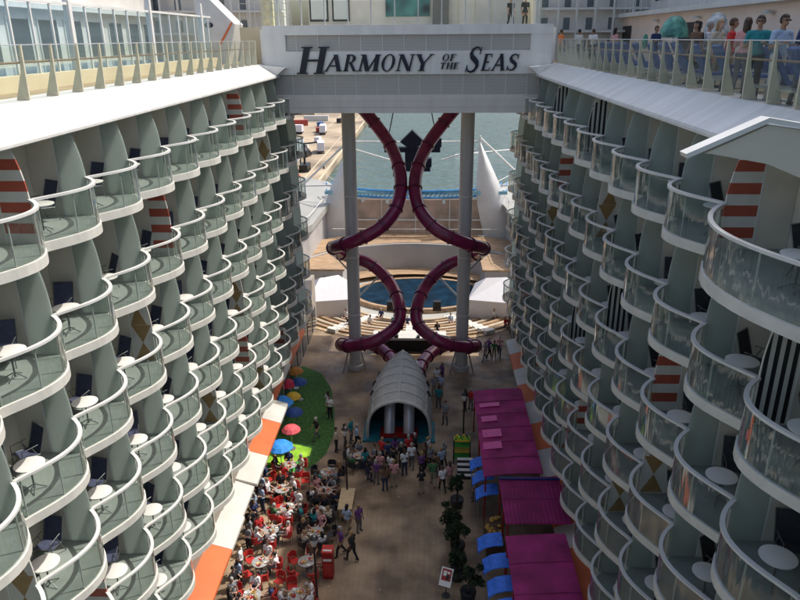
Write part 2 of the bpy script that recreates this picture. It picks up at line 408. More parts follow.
def make_block(side):
    S = SIDE[side]; d = S['d']; x0 = S['x']; y0 = S['y0']
    desc = {'left': 'tall sunlit stack of white scalloped balconies along the left side of the promenade',
            'right': 'tall shaded stack of white scalloped balconies along the right side of the promenade'}[side]
    b = MB(); xw = x0-d*DEPTH
    b.box(xw, xw-d*7.5, 0, y0+P*(12 if side == 'left' else 13)+.3, 4.75, 22.0, facade_m)
    root = b.build('cabin_block'); tag(root, desc, 'ship cabins')
    ms = balcony_meshes(d); DM = {k: divider_mesh(d, k) for k in ('plain', 'red', 'black', 'diamond')}
    big = balcony_meshes(d, 2*P, 1.02)
    first = None
    for r in range(ROWS):
        i0 = -3 if r < 4 else -2
        for i in range(i0, 12 if side == 'left' else 13):
            z = floorz(r); y = y0+P*i
            wide = side == 'right' and r == 0 and i == -2
            if side == 'right' and r == 0 and i == -1: continue
            m = big if wide else ms
            s = link('balcony', m['slab'], root); s.location = (x0, y, z)
            for key, nm in (('floor', 'floor_covering'), ('glass', 'balustrade'), ('rail', 'handrail'), ('door', 'door')):
                c = link(nm, m[key if key != 'door' else random.choice(('door', 'door1', 'door2', 'door3'))], s)
            # divider at the far cusp of this bay
            k = i+(2 if wide else 1)
            dv = link('divider', DM[SPECIAL[side].get((r, k), 'plain')], s); dv.location = (0, P*(2 if wide else 1), 0)
            if r == 0: dv.scale = (1, 1, .855)
            kd = SPECIAL[side].get((r, k))
            if kd: dv['label'] = {'red': 'divider painted with red and white bands', 'black': 'divider painted with black and white stripes', 'diamond': 'divider painted with ochre diamonds'}[kd]
            TABLE_SPOTS.append((side, r, i, x0, y, z, d, wide))
    return root
make_block('left'); make_block('right')

# balcony tables and chairs -----------------------------------------------------
def table_tree():
    root = empty('balcony_table')
    b = MB(); b.lathe([(0, .0), (.34, .0), (.35, .012), (.35, .028), (.33, .035), (0, .036)], (0, 0, .70), 28, tab_white); b.build('tabletop', parent=root, smooth=True)
    b = MB(); b.tube([(0, 0, .05), (0, 0, .70)], .022, 8, chair_metal)
    for k in range(4):
        a = PI/4+k*PI/2; b.tube([(0, 0, .16), (.12*math.cos(a), .12*math.sin(a), .1), (.27*math.cos(a), .27*math.sin(a), .02)], .014, 6, chair_metal)
    b.build('pedestal', parent=root)
    return root
def chair_tree(fabric):
    root = empty('balcony_chair')
    b = MB()
    for sx in (-1, 1):
        x = sx*.27
        b.tube([(x, -.25, .0), (x, -.24, .62), (x, .18, .64)], .013, 6, chair_metal)
        b.tube([(x, .30, .0), (x, .02, .62)], .013, 6, chair_metal)
        b.tube([(x, -.24, .41), (x, .20, .37), (x, .42, 1.02)], .014, 6, chair_metal)
    b.tube([(-.27, .42, 1.02), (.27, .42, 1.02)], .014, 6, chair_metal); b.tube([(-.27, -.24, .41), (.27, -.24, .41)], .014, 6, chair_metal)
    b.build('frame', parent=root)
    b = MB(); b.prism([(-.23, .40), (0, .375), (.19, .37), (.20, .385), (0, .392), (-.23, .418)], -.255, .255, fabric, axis='x'); b.build('seat', parent=root)
    b = MB(); b.prism([(.20, .375), (.22, .37), (.44, 1.01), (.425, 1.02)], -.255, .255, fabric, axis='x'); b.build('backrest', parent=root)
    return root
tproto = table_tree(); cproto = chair_tree(navy_fab); cproto2 = chair_tree(blacksling)
used = {tproto: False, cproto: False, cproto2: False}
def inst(p):
    if not used[p]: used[p] = True; return p
    return copy_tree(p)
rowfirst = {}; nch = 0
spots = sorted(TABLE_SPOTS, key=lambda s: (s[4], s[1]))
for (side, r, i, x0, y, z, d, wide) in spots:
    L = P*(2 if wide else 1)
    tx, ty = x0-d*.42, y+L*.5-.02 if wide else y+1.20+random.uniform(-.26, .26)
    tx += random.uniform(-.12, .08)
    if not inview(tx, ty, z+.5): continue
    x, yy = proj(tx, ty, z+.5)
    n = rowfirst.get((side, r), 0); rowfirst[(side, r)] = n+1
    t = inst(tproto); t.location = (tx, ty, z+.047); t.rotation_euler = (0, 0, random.uniform(0, 1.5))
    where = '%s balcony from the near end, %s deck down, %s side' % (ORD[n], ORD[r], side)
    tag(t, 'round white table, ' + where, 'table', 'round tables on the cabin balconies')
    for q in range(2):
        if q == 1 and (i > 7 or nch > 285): continue
        if nch >= 298: continue
        if q == 0: cx, cy, rz = x0-d*1.02, y+L*.5+.72, R(170*1)*(1) - d*R(15)
        else: cx, cy, rz = x0-d*.98, y+L*.5-.55, d*R(-35)
        if q == 0: cy = min(cy, y+L-.5)
        c = inst(cproto if (side == 'left') else cproto2)
        c.location = (cx, cy, z+.047); c.rotation_euler = (0, 0, (PI-d*R(20)) if q == 1 else (d*R(-12)) + random.uniform(-.6, .6)); nch += 1
        tag(c, '%s chair, %s balcony from near end, %s deck down, %s side' % ('far dark' if q == 0 else 'near dark', ORD[n], ORD[r], side), 'chair', 'dark sling chairs on the cabin balconies')

# ------------------------------------------------------------------ upper deck: fascias, floors, railings
YB = 44.5
def fascia(side):
    S = SIDE[side]; d = S['d']; x = S['x']+(0 if side == 'left' else 0)
    top = x-d*1.08
    ya = -6 if side == 'left' else 11.63
    prof = [(x, 21.86), (x, 21.80), (x-d*.25, 21.72), (x-d*2.5, 21.95), (x-d*2.5, 22.50), (top-d*.06, 22.56), (top, 22.56), (x-d*.03, 21.93)]
    b = MB(); b.prism(prof, ya, YB, fascia_m, axis='y')
    # panel joints
    o = b.build('fascia'); tag(o, {'left': 'long bright white sloping fascia above the left balconies', 'right': 'long pale sloping fascia above the right balconies'}[side], 'fascia')
    b = MB()
    y = ya+3.5
    while y < YB-1:
        dv = Vector((top-(x-d*.03), 22.56-21.93)); nn = Vector((dv.y, -dv.x)).normalized()*d*(1)
        if nn.y < 0: nn = -nn
        p0 = Vector((x-d*.03, 21.93)); p1 = Vector((top, 22.56)); o2 = nn*.003
        b.prism([(p0.x+o2.x, p0.y+o2.y), (p1.x+o2.x, p1.y+o2.y), (p1.x-o2.x*3, p1.y-o2.y*3), (p0.x-o2.x*3, p0.y-o2.y*3)], y, y+.02, beam_grey, axis='y')
        y += 5.6
    b.build('panel_joint', parent=o)
    return o
fascia('left'); fascia('right')
# flared near end of the right fascia
b = MB(); ye = 11.5; x = 6.52
rim = [(4.16, 22.17), (5.35, 22.72), (5.95, 22.62), (9.4, 22.40), (9.4, 22.50), (5.95, 22.70), (5.34, 22.80), (4.13, 22.24)]
body = [(4.45, 22.24), (5.38, 22.68), (5.95, 22.60), (9.3, 22.40), (9.3, 20.9), (7.2, 21.4), (6.06, 21.83), (5.46, 22.07), (4.56, 22.23)]
b.prism(rim, 11.35, 11.66, white, axis='y'); b.prism(body, 11.42, 11.6, creamwall if False else mat('soffit_beige', (.60, .56, .47), .6, var=.06, scale=.8), axis='y')
o = b.build('fascia_end_wing'); tag(o, 'flared beige wing with a white rim closing the near end of the right fascia', 'fascia')
# upper deck floors
b = MB(); b.box(-10.26, -40, -6, 57, 22.2, 22.50, deck15); o = b.build('upper_deck_port'); tag(o, kind='structure')
b = MB(); b.box(7.66, 40, -6, 57, 22.2, 22.50, deck15); o = b.build('upper_deck_starboard'); tag(o, kind='structure')

def deck_rail(side, ys, x, lean):
    root = empty('glass_railing', (x, 0, 22.56))
    s = 1 if side == 'left' else -1      # outwards from the atrium is -s
    pm = MB()
    w = .34
    pm.prism([(0, 0), (-s*w, 0), (-s*(.09), .75), (s*.02-s*.05, 1.36), (s*.02, 1.36)], -.028, .028, cream, axis='y')
    pme = pm.mesh('post')
    for y in ys:
        p = link('post', pme, root); p.location = (0, y, 0)
        p2 = None
    b = MB(); b.box(-s*.005-.006, -s*.005+.006, ys[0], ys[-1], .10, 1.30); g = b.build('glass_panel', deck_glass, root)
    b = MB(); b.tube([(-s*.10, ys[0], .92), (-s*.10, ys[-1], .92)], .026, 8, wood_rail); b.build('handrail', parent=root)
    b = MB(); b.tube([(0, ys[0], 1.34), (0, ys[-1], 1.34)], .016, 6, steel); b.build('top_rail', parent=root)
    return root
ysL = [18.13-1.48*n for n in range(9, 0, -1)] + [18.13+1.48*n for n in range(18)]
o = deck_rail('left', ysL, -10.22, 0); tag(o, 'long glass railing with cream fin posts above the left fascia', 'railing')
ysR = [12.6+1.3*n for n in range(-7, 25)]
o = deck_rail('right', ysR, 7.62, 0); tag(o, 'long glass railing with cream fin posts above the right fascia', 'railing')

# left windscreen, kerb and pool
root = empty('windscreen', (-13, 0, 22.5)); tag(root, 'tall glass windscreen with slim white posts beside the left pool', 'windscreen')
b = MB(); b.box(-.15, .25, 0, 44, 0, .47, creamwall); b.build('kerb', parent=root)
b = MB(); b.box(-.01, .01, 0, 44, .48, 2.66, wind_glass); b.build('glass', parent=root)
pm = MB(); pm.box(-.035, .035, -.035, .035, .47, 2.68, white); pme = pm.mesh('post')
pm = MB(); pm.box(-.11, .11, -.11, .11, .475, 3.4, white); pmb = pm.mesh('post')
for k in range(34):
    p = link('post', pmb if k % 6 == 2 else pme, root); p.location = (0, .6+1.3*k, 0)
b = MB(); b.box(-.06, .06, 0, 44, 2.69, 2.78, white); b.build('top_rail', parent=root)
b = MB(); b.box(-18.6, -13.6, 2, 43, 22.52, 22.86, white); b.box(-18.3, -13.9, 2.5, 42.5, 22.861, 22.89, pool_blue); o = b.build('swimming_pool'); tag(o, 'blue swimming pool behind the glass windscreen on the left upper deck', 'pool')
root = empty('deck_house', (-20, 0, 22.5)); tag(root, 'pale long deck house with dark windows behind the left pool', 'deck house')
b = MB(); b.box(-4, 0, 0, 54, 0, 7, mat('deckhouse_pale', (.60, .59, .56), .6, var=.12, scale=.5)); b.box(0, .5, 0, 54, 3.0, 3.25, white); b.build('wall', parent=root)
pm = MB(); pm.box(.0, .04, 0, 1.9, .6, 2.5, window_m); pm.box(.0, .08, -.08, 0, .5, 2.6, frame_m); pm.box(.0, .08, 1.9, 1.98, .5, 2.6, frame_m); pme = pm.mesh('window')
for k in range(19): p = link('window', pme, root); p.location = (0, 1+2.8*k, 0)
# a few sun loungers by the left pool
def lounger_tree(fab):
    root = empty('sun_lounger')
    b = MB(); b.box(-.32, .32, -.95, .95, .28, .33, steel)
    for x in (-.28, .28):
        for y in (-.85, .8): b.box(x-.02, x+.02, y-.02, y+.02, 0, .28, steel)
    b.build('frame', parent=root)
    b = MB(); b.prism([(-.95, .335), (.35, .335), (.80, 1.02), (.72, 1.07), (.30, .41), (-.95, .41)], -.31, .31, fab, axis='x'); b.build('mattress', parent=root)
    return root
lp = lounger_tree(mat('lounger_blue', (.05, .10, .27), .8, var=.25, scale=4)); used[lp] = False
# right deck: blue loungers behind the railing
n = 0
for k in range(15):
    y = 13.2+1.55*k
    for rowi, xx in enumerate((8.75, 11.2)):
        if rowi == 1 and k % 3 == 2: continue
        if rowi == 0 and k in (4, ): continue
        o = inst(lp); o.location = (xx+random.uniform(-.1, .1), y+random.uniform(-.1, .1), 22.5); o.rotation_euler = (0, 0, -PI/2+random.uniform(-.15, .15)+PI); o.scale = (1.15, 1.0, 1.2)
        tag(o, 'blue padded sun lounger, %s in the %s row on the right upper deck' % (ORD[k], ('front', 'back')[rowi]), 'sun lounger', 'blue sun loungers on the right upper deck')
# right back wall with mural discs
root = empty('promenade_wall', (14, 0, 22.5)); pwall = root; tag(root, 'long pale pink wall with round sea murals behind the right loungers', 'wall')
b = MB(); b.box(0, 3, 0, 56.5, 0, 2.75, pinkwall); b.box(-.6, 3, 0, 56.5, 2.75, 3.0, white); b.build('wall', parent=root)
b = MB()
for k in range(44): b.box(-.5, -.46, 1+1.25*k, 1.04+1.25*k, 3.0, 4.1, white)
b.tube([(-.48, 0, 4.1), (-.48, 56, 4.1)], .03, 6, white); b.build('upper_railing', parent=root)
root = empty('upper_decks', (15.5, 0, 25.55)); tag(root, 'tall stepped white decks rising behind the pale pink wall on the right', 'superstructure')
b = MB(); b.box(0, 8, 0, 54, 0, 11.3, mat('upper_deck_white', (.6, .59, .57), .6, var=.06, scale=.5)); b.build('wall', parent=root)
pm = MB(); pm.box(-.05, -.003, 0, 1.8, .5, 2.2, window_m); pme = pm.mesh('window')
for k in range(18):
    for j in range(3): p = link('window', pme, root); p.location = (0, 1+2.9*k, .2+2.9*j)
root = pwall
mural = mat('sea_mural', (.05, .20, .26), .5, var=.6, scale=3.5, c2=(.10, .42, .30))
for (y, z, rr) in ((36.5, 2.0, .5), (28.2, 1.5, .42), (48.3, 1.2, .5), (23.0, 1.6, .4)):
    b = MB(); N = 28; b.prism([(y+rr*math.cos(2*PI*k/N), z+rr*.9*math.sin(2*PI*k/N)) for k in range(N)], -.06, -.003, mural, axis='x'); b.build('mural', parent=root)
for y in (53.0, 41.0):
    b = MB(); b.box(-.04, -.003, y-1.1, y+1.1, .3, 2.2, black_p); b.build('doorway', parent=root)
for y in (24, 31, 39, 46): b = MB(); b.lathe([(0, 0), (.22, .0), (.24, .05), (.16, .12), (0, .14)], (-.25, y, 2.35), 14, tab_white); b.build('wall_lamp', parent=root)

# ------------------------------------------------------------------ bridge with lettering
XL, XR = -9.12, 6.52
broot = empty('bridge', (0, YB, 0)); tag(broot, 'pale name bridge with grey louvred panels spanning between the balcony walls', 'bridge')
b = MB()
b.box(XL-1.1, XR+1.1, .25, 12.5, 19.66, 24.55, bridge_white)
b.box(XL-.9, XR+.9, .0, .25, 21.93, 23.28, bridge_white)
b.box(XL-.9, -8.65, .0, .249, 23.28, 24.2, bridge_white); b.box(6.12, XR+.9, .0, .249, 23.28, 24.2, bridge_white)
b.box(XL-.9, XR+.9, -.03, .35, 24.2, 24.75, bridge_white); b.build('girder', parent=broot)
b = MB(); b.box(XL-.3, XR+.3, -.05, .249, 19.64, 20.72, beam_grey)
for z in (19.98, 20.36): b.box(XL-.3, XR+.3, -.056, -.05, z, z+.012, louvre)
b.build('lower_beam', parent=broot)
b = MB(); b.box(-8.65, 6.12, .12, .249, 23.28, 24.2, louvre); b.box(XL-.3, XR+.3, .12, .249, 20.72, 21.93, louvre); b.build('louvre_panel', parent=broot)
for k in range(12):
    x = -8.0+1.31*k
    if -8.6 < x < 6.1: b = MB(); b.box(x-.025, x+.025, .09, .12, 23.28, 24.2, frame_m); b.build('mullion', parent=broot)
    b = MB(); b.box(x-.35-.02, x-.35+.02, .09, .12, 20.72, 21.93, frame_m); b.build('mullion', parent=broot)
# end haunches that flare into the fascias
for sgn, xx in ((1, XL), (-1, XR)):
    b = MB(); b.prism([(xx-sgn*1.0, 22.5), (xx+sgn*.5, 22.35), (xx-sgn*.1, 21.86), (xx-sgn*1.0, 21.72)], -.9, -.035, bridge_white, axis='y'); b.build('haunch', parent=broot)
# lettering --------------------------------------------------------------------
TK, TN = .205, .08
def stroke(a, bb, wa, wb=None):
    wb = wb or wa; (x0, y0), (x1, y1) = a, bb
    return [(x0-wa/2, y0), (x0+wa/2, y0), (x1+wb/2, y1), (x1-wb/2, y1)]
def bar(x0, x1, y, h=TN): return [(x0, y-h/2), (x1, y-h/2), (x1, y+h/2), (x0, y+h/2)]
def serif(x, y, w=.30): return [(x-w/2, 0 if y == 0 else 1-.05), (x+w/2, 0 if y == 0 else 1-.05), (x+w/2, .05 if y == 0 else 1), (x-w/2, .05 if y == 0 else 1)]
def arc(cx, cy, rx, ry, a0, a1, wf, n=14):
    out = []
    for i in range(n):
        qs = []
        for t in (i/n, (i+1)/n):
            a = a0+(a1-a0)*t; w = wf(a)
            qs.append(((cx+(rx-w/2)*math.cos(a), cy+(ry-TN*.5-(w-TN)*.1)*math.sin(a)), (cx+(rx+w/2)*math.cos(a), cy+(ry+TN*.3)*math.sin(a))))
        out.append([qs[0][0], qs[0][1], qs[1][1], qs[1][0]])
    return out
wf = lambda a: TN+(TK-TN)*abs(math.cos(a))**1.3
def poly_ribbon(pts, ws):
    out = []; n = len(pts); L = []; Rr = []
    for i in range(n):
        a = Vector(pts[max(0, i-1)]); c = Vector(pts[min(n-1, i+1)]); dd = (c-a).normalized(); nn = Vector((-dd.y, dd.x))*ws[i]/2
        p = Vector(pts[i]); L.append(tuple(p+nn)); Rr.append(tuple(p-nn))
    for i in range(n-1): out.append([L[i], Rr[i], Rr[i+1], L[i+1]])
    return out
def glyph(ch):
    g = []
    if ch == 'H': g = [stroke((.16, 0), (.16, 1), TK), stroke((.70, 0), (.70, 1), TK), bar(.16, .70, .5)] + [serif(x, y, .36) for x in (.16, .70) for y in (0, 1)]; w = .9
    elif ch == 'A': g = [stroke((.08, 0), (.44, 1), TN*1.1), stroke((.74, 0), (.42, 1), TK), bar(.2, .62, .33)] + [serif(.08, 0, .24), serif(.74, 0, .30)]; w = .86
    elif ch == 'R': g = [stroke((.16, 0), (.16, 1), TK), stroke((.72, 0), (.38, .5), TK*.9)] + arc(.30, .75, .26, .24, -PI/2, PI/2, wf) + [bar(.16, .32, .97), bar(.16, .32, .5), serif(.16, 0, .34), serif(.10, 1, .16), serif(.76, 0, .22)]; w = .84
    elif ch == 'M': g = [stroke((.12, 0), (.16, 1), TN), stroke((.48, 0), (.18, 1), TK), stroke((.48, 0), (.82, 1), TN*1.1), stroke((.86, 0), (.82, 1), TK)] + [serif(.12, 0, .24), serif(.86, 0, .34), serif(.12, 1, .2), serif(.88, 1, .2)]; w = 1.05
    elif ch == 'O': g = arc(.45, .5, .36, .5, 0, 2*PI, wf, 28); w = .92
    elif ch == 'N': g = [stroke((.14, 0), (.14, 1), TN), stroke((.70, 0), (.16, 1), TK), stroke((.72, 0), (.72, 1), TN)] + [serif(.14, 0, .26), serif(.10, 1, .22), serif(.72, 1, .28)]; w = .88
    elif ch == 'Y': g = [stroke((.42, 0), (.42, .5), TK), stroke((.42, .42), (.10, 1), TK), stroke((.44, .45), (.78, 1), TN*1.1)] + [serif(.42, 0, .34), serif(.12, 1, .30), serif(.78, 1, .24)]; w = .84
    elif ch == 'E': g = [stroke((.16, 0), (.16, 1), TK), bar(.1, .60, .97, .06), bar(.16, .48, .52), bar(.1, .64, .03, .06), [(.56, .80), (.62, .80), (.62, .97), (.58, .97)], [(.60, .03), (.66, .03), (.66, .22), (.63, .22)], serif(.12, 0, .26), serif(.12, 1, .26)]; w = .74
    elif ch == 'S':
        pts = [(.60, .82), (.50, .94), (.36, .96), (.20, .88), (.16, .74), (.24, .60), (.40, .50), (.56, .38), (.60, .24), (.50, .08), (.34, .03), (.18, .08), (.10, .2)]
        g = poly_ribbon(pts, [.05, .06, .08, .12, .16, .19, .2, .19, .16, .12, .08, .06, .05]) + [[(.58, .70), (.63, .70), (.63, .98), (.59, .98)], [(.07, .02), (.11, .02), (.11, .30), (.07, .30)]]; w = .72
    elif ch == 'F': g = [stroke((.16, 0), (.16, 1), TK), bar(.1, .58, .97, .06), bar(.16, .46, .52), serif(.16, 0, .34), [(.54, .78), (.6, .78), (.6, .97), (.56, .97)]]; w = .68
    elif ch == 'T': g = [stroke((.38, 0), (.38, 1), TK), bar(.04, .72, .97, .06), serif(.38, 0, .34), [(.04, .78), (.08, .78), (.10, .97), (.04, .97)], [(.68, .78), (.72, .78), (.72, .97), (.66, .97)]]; w = .76
    return g, w
def letter(ch, px0, px1, pyt, pyb):
    """letter between pixel-like limits converted into metres on the band"""
    k = (15.64)/(535.6-279.9)
    x0 = XL+(px0-279.9)*k; x1 = XL+(px1-279.9)*k
    z1 = 24.75-(pyt-24.9)*.0571; z0 = 24.75-(pyb-24.9)*.0571
    g, w = glyph(ch); hgt = z1-z0; sh = .24*hgt; ww = (x1-x0-sh)/w
    b = MB()
    for i, poly in enumerate(g):
        q = [(x0+p[0]*ww+p[1]*sh, z0+p[1]*hgt) for p in poly]
        e = .0012*(i % 9)
        b.prism(q, -.10-e, -.035+e*.3, letter_m, axis='y')
    b.build('letter', parent=broot)
for a in (('H', 298, 332, 46, 73.5), ('A', 325, 346, 54, 71), ('R', 344, 361, 54, 71), ('M', 358, 384, 54, 71), ('O', 381, 398, 54, 71), ('N', 396, 417, 54, 71), ('Y', 414, 434, 54, 71),
          ('O', 442.5, 450.5, 54, 61), ('F', 450, 457.5, 54, 61), ('T', 440, 447, 62.6, 69), ('H', 446.5, 454.5, 62.6, 69), ('E', 453.5, 460.5, 62.6, 69),
          ('S', 464, 484, 46.5, 73), ('E', 481, 494, 54, 71), ('A', 491, 508, 54, 71), ('S', 505, 520, 54, 71)): letter(*a)

# structures on top of the bridge
root = empty('glass_balustrade', (0, YB, 24.75)); tag(root, 'glass balustrade with white posts on top of the name bridge', 'railing')
b = MB(); b.box(XL-.4, XR+.4, .10, .115, .05, 1.35, deck_glass); b.build('glass_panel', parent=root)
pm = MB(); pm.box(-.035, .035, .06, .16, 0, 1.4, white); pme = pm.mesh('post')
for k in range(12): p = link('post', pme, root); p.location = (XL+.1+1.4*k, 0, 0)
b = MB(); b.box(XL-.4, XR+.4, .07, .15, 1.4, 1.45, steel); b.build('top_rail', parent=root)
root = empty('deck_pavilion', (0, 56, 24.0)); tag(root, 'pale pavilion with a dark colourful screen standing behind the bridge balustrade', 'pavilion')
b = MB(); b.box(-9, 7, 0, 5, .2, 5.5, mat('pavilion_wall', (.66, .60, .53), .6, var=.12, scale=.7)); b.build('wall', parent=root)
screen_m = mat('screen_art', (.015, .05, .12), .3, var=.8, scale=.7, c2=(.05, .16, .15), detail=1)
b = MB(); b.box(-3.2, .1, -.12, -.003, 1.5, 4.8, screen_m); b.build('screen', parent=root)
for (x0, x1) in ((-8.9, -7.5), (-7.2, -5.9)):
    b = MB(); b.box(x0, x1, -.1, -.003, 1.2, 3.9, black_p); b.box(x0+.12, x1-.12, -.13, -.1, 1.35, 3.75, frame_m); b.build('door', parent=root)
b = MB(); b.box(.3, 1.5, -.5, -.003, .5, 4.6, mat('dark_cabinet', (.12, .115, .11), .5)); b.build('cabinet', parent=root)
for x in (2.2, 3.4, 4.6): b = MB(); b.box(x, x+.05, -.05, -.003, .3, 4.6, creamwall); b.build('panel_joint', parent=root)
# stair housing at the left end of the bridge
root = empty('stair_housing', (0, 46.9, 22.5)); tag(root, 'white slanted stair housing with a navy oval badge left of the bridge', 'stair housing')
b = MB(); b.prism([(-14.7, 0), (-12.9, 0), (-12.3, 2.4), (-14.2, 4.3), (-14.7, 4.5)], 0, 2.2, white, axis='y'); b.build('wall', parent=root)
N = 24; b = MB(); b.prism([(-13.95+.28*math.cos(2*PI*k/N), 2.35+.17*math.sin(2*PI*k/N)) for k in range(N)], -.03, -.003, letter_m, axis='y'); b.build('badge', parent=root)
b = MB(); b.prism([(-13.35, 1.25), (-13.26, 1.18), (-12.42, 2.45), (-12.50, 2.52)], -.06, -.003, orange_m, axis='y'); b.build('stripe', parent=root)
root = empty('upper_stair', (0, 46.9, 22.5)); tag(root, 'steel stair rails and pale curtains between the stair housing and the bridge', 'stairs')
b = MB()
for k in range(9): b.box(-12.1+.22*k, -11.9+.22*k, 1.0, 2.2, .3+.28*k, .36+.28*k, steel)
b.build('steps', parent=root)
b = MB()
for k in range(7): b.tube([(-12.0+.5*k, .3, 2.2), (-12.0+.5*k, .3, 4.6)], .03, 6, steel)
for z in (2.8, 3.2, 3.6, 4.0, 4.5): b.tube([(-12.1, .3, z), (-8.9, .3, z)], .022, 6, steel)
b.build('rails', parent=root)
b = MB(); b.box(-12.0, -10.0, .0, .2, .0, 2.2, creamwall); b.box(-10.7, -9.9, .6, .9, 2.2, 4.4, mat('curtain', (.62, .58, .38), .8, var=.2, scale=4)); b.build('wall', parent=root)
# white deck structures far behind both upper decks
for sgn, x0, x1, lab in ((1, -22, -10.5, 'white slatted superstructure behind the left end of the bridge'), (-1, 7.8, 24, 'white slatted superstructure behind the right end of the bridge')):
    root = empty('superstructure', (0, 54.2, 22.5)); tag(root, lab, 'superstructure')
    b = MB(); b.box(x0, x1, 0, 3, 0, 9, mat('superstructure_pale', (.74, .72, .68), .6, var=.1, scale=.6)); b.build('wall', parent=root)
    b = MB()
    for j in range(5): b.box(x0, x1, -.8, -.1, 1.8+1.5*j, 1.95+1.5*j, white)
    k = x0
    while k < x1: b.box(k, k+.12, -.85, -.65, 0, 8.2, white); k += 1.3
    b.build('balcony_slats', parent=root)
    pm = MB(); pm.box(0, .45, -.04, -.003, 0, .8, mat('window_soft', (.16, .19, .21), .15, var=.4, scale=.6)); pme = pm.mesh('window')
    k = x0+.3
    while k < x1-1:
        for j in range(5): p = link('window', pme, root); p.location = (k, 0, .5+1.5*j)
        k += 1.6

# ------------------------------------------------------------------ ground, shops
b = MB(); b.prism([(-20, 2), (18, 2), (18, 56.2)]+[(XC+14.35*math.cos(-a), 67.8+14.35*math.sin(-a)) for a in [R(54)+R(72)*i/16 for i in range(17)]]+[(-20, 56.2)], -1.5, 0, ground_m); o = b.build('promenade_deck'); tag(o, kind='structure')
# turf sheet with curved outline
def sheet(name, pts, z, m, kind='structure'):
    b = MB(); b.add([(x, y, z) for x, y in pts], [tuple(range(len(pts)))], m); o = b.build(name)
    if o.data.polygons[0].normal.z < 0: o.data.flip_normals()
    return tag(o, kind=kind)
sheet('turf', [(-12, 33.9), (-8.2, 34.3), (-6.8, 35.0), (-6.1, 36.5), (-5.9, 39), (-6.3, 42), (-6.9, 45), (-8.0, 47.5), (-9.5, 48.6), (-12, 48.6)], .004, turf_m)
sheet('green_play_surface', [(-12, 33.9), (-8.2, 34.3), (-7.4, 34.7), (-7.9, 36.2), (-8.6, 37.3), (-12, 37.3)], .008, green_l)
sheet('lime_play_surface', [(-12, 35.4), (-9, 35.2), (-7.9, 35.6), (-7.1, 36.3), (-7.1, 37.1), (-8.4, 37.6), (-12, 37.4)], .012, lime_m)

def shop(side, segs, name, lab, zt):
    x0 = -8.68 if side == 'left' else 6.08; d = 1 if side == 'left' else -1
    root = empty(name, (x0, 0, 0)); tag(root, lab, 'shop front')
    b = MB(); b.box(-d*1.1, -d*6, 18, 57, 0, 4.74, mat('shop_wall', (.34, .30, .25), .6, var=.15, scale=.7)); b.build('wall', parent=root)
    for (ya, yb, m, dz, dx) in segs:
        b = MB(); b.prism([(0-d*dx, zt+dz-.16), (0-d*dx, zt+dz), (-d*1.09, zt+dz+.32), (-d*2.2, zt+dz+.34), (-d*2.2, zt+dz-.16)], ya+.01, yb-.01, m, axis='y')
        b.build('canopy', parent=root)
    k = 18.5
    while k < 56:
        b = MB(); b.box(-d*1.04, -d*1.095, k, k+1.7, .3, 2.1, window_m); b.build('window', parent=root); k += 2.4
    return root
W, O = roofwhite, orange_m
shop('left', [(18, 20.2, W, 0, 0), (20.2, 25.0, O, 0, 0), (25.0, 27.3, W, 0, 0), (27.3, 29.9, W, -.12, .15), (29.9, 32.5, W, 0, 0), (32.5, 36.0, O, 0, 0), (36.0, 38.4, W, 0, 0), (38.4, 41.5, O, 0, .9), (41.5, 44, W, 0, .9), (44, 50, O, 0, .9)],
     'shop_front', 'shop front with orange and white canopies below the left balconies', 2.45)
shop('right', [(18, 21.0, W, 0, 0), (21.0, 25.4, O, 0, 0), (25.4, 27.0, W, 0, 0), (27.0, 30.8, O, 0, 0), (30.8, 33.4, W, 0, 0), (33.4, 36.2, O, 0, 0), (36.2, 38.8, W, 0, 0), (38.8, 41.2, O, 0, 0), (41.2, 43.5, W, 0, 0), (43.5, 46, O, 0, 0), (46, 48.5, W, 0, 0)],
     'shop_front', 'shop front with orange and white canopies below the right balconies', 2.45)
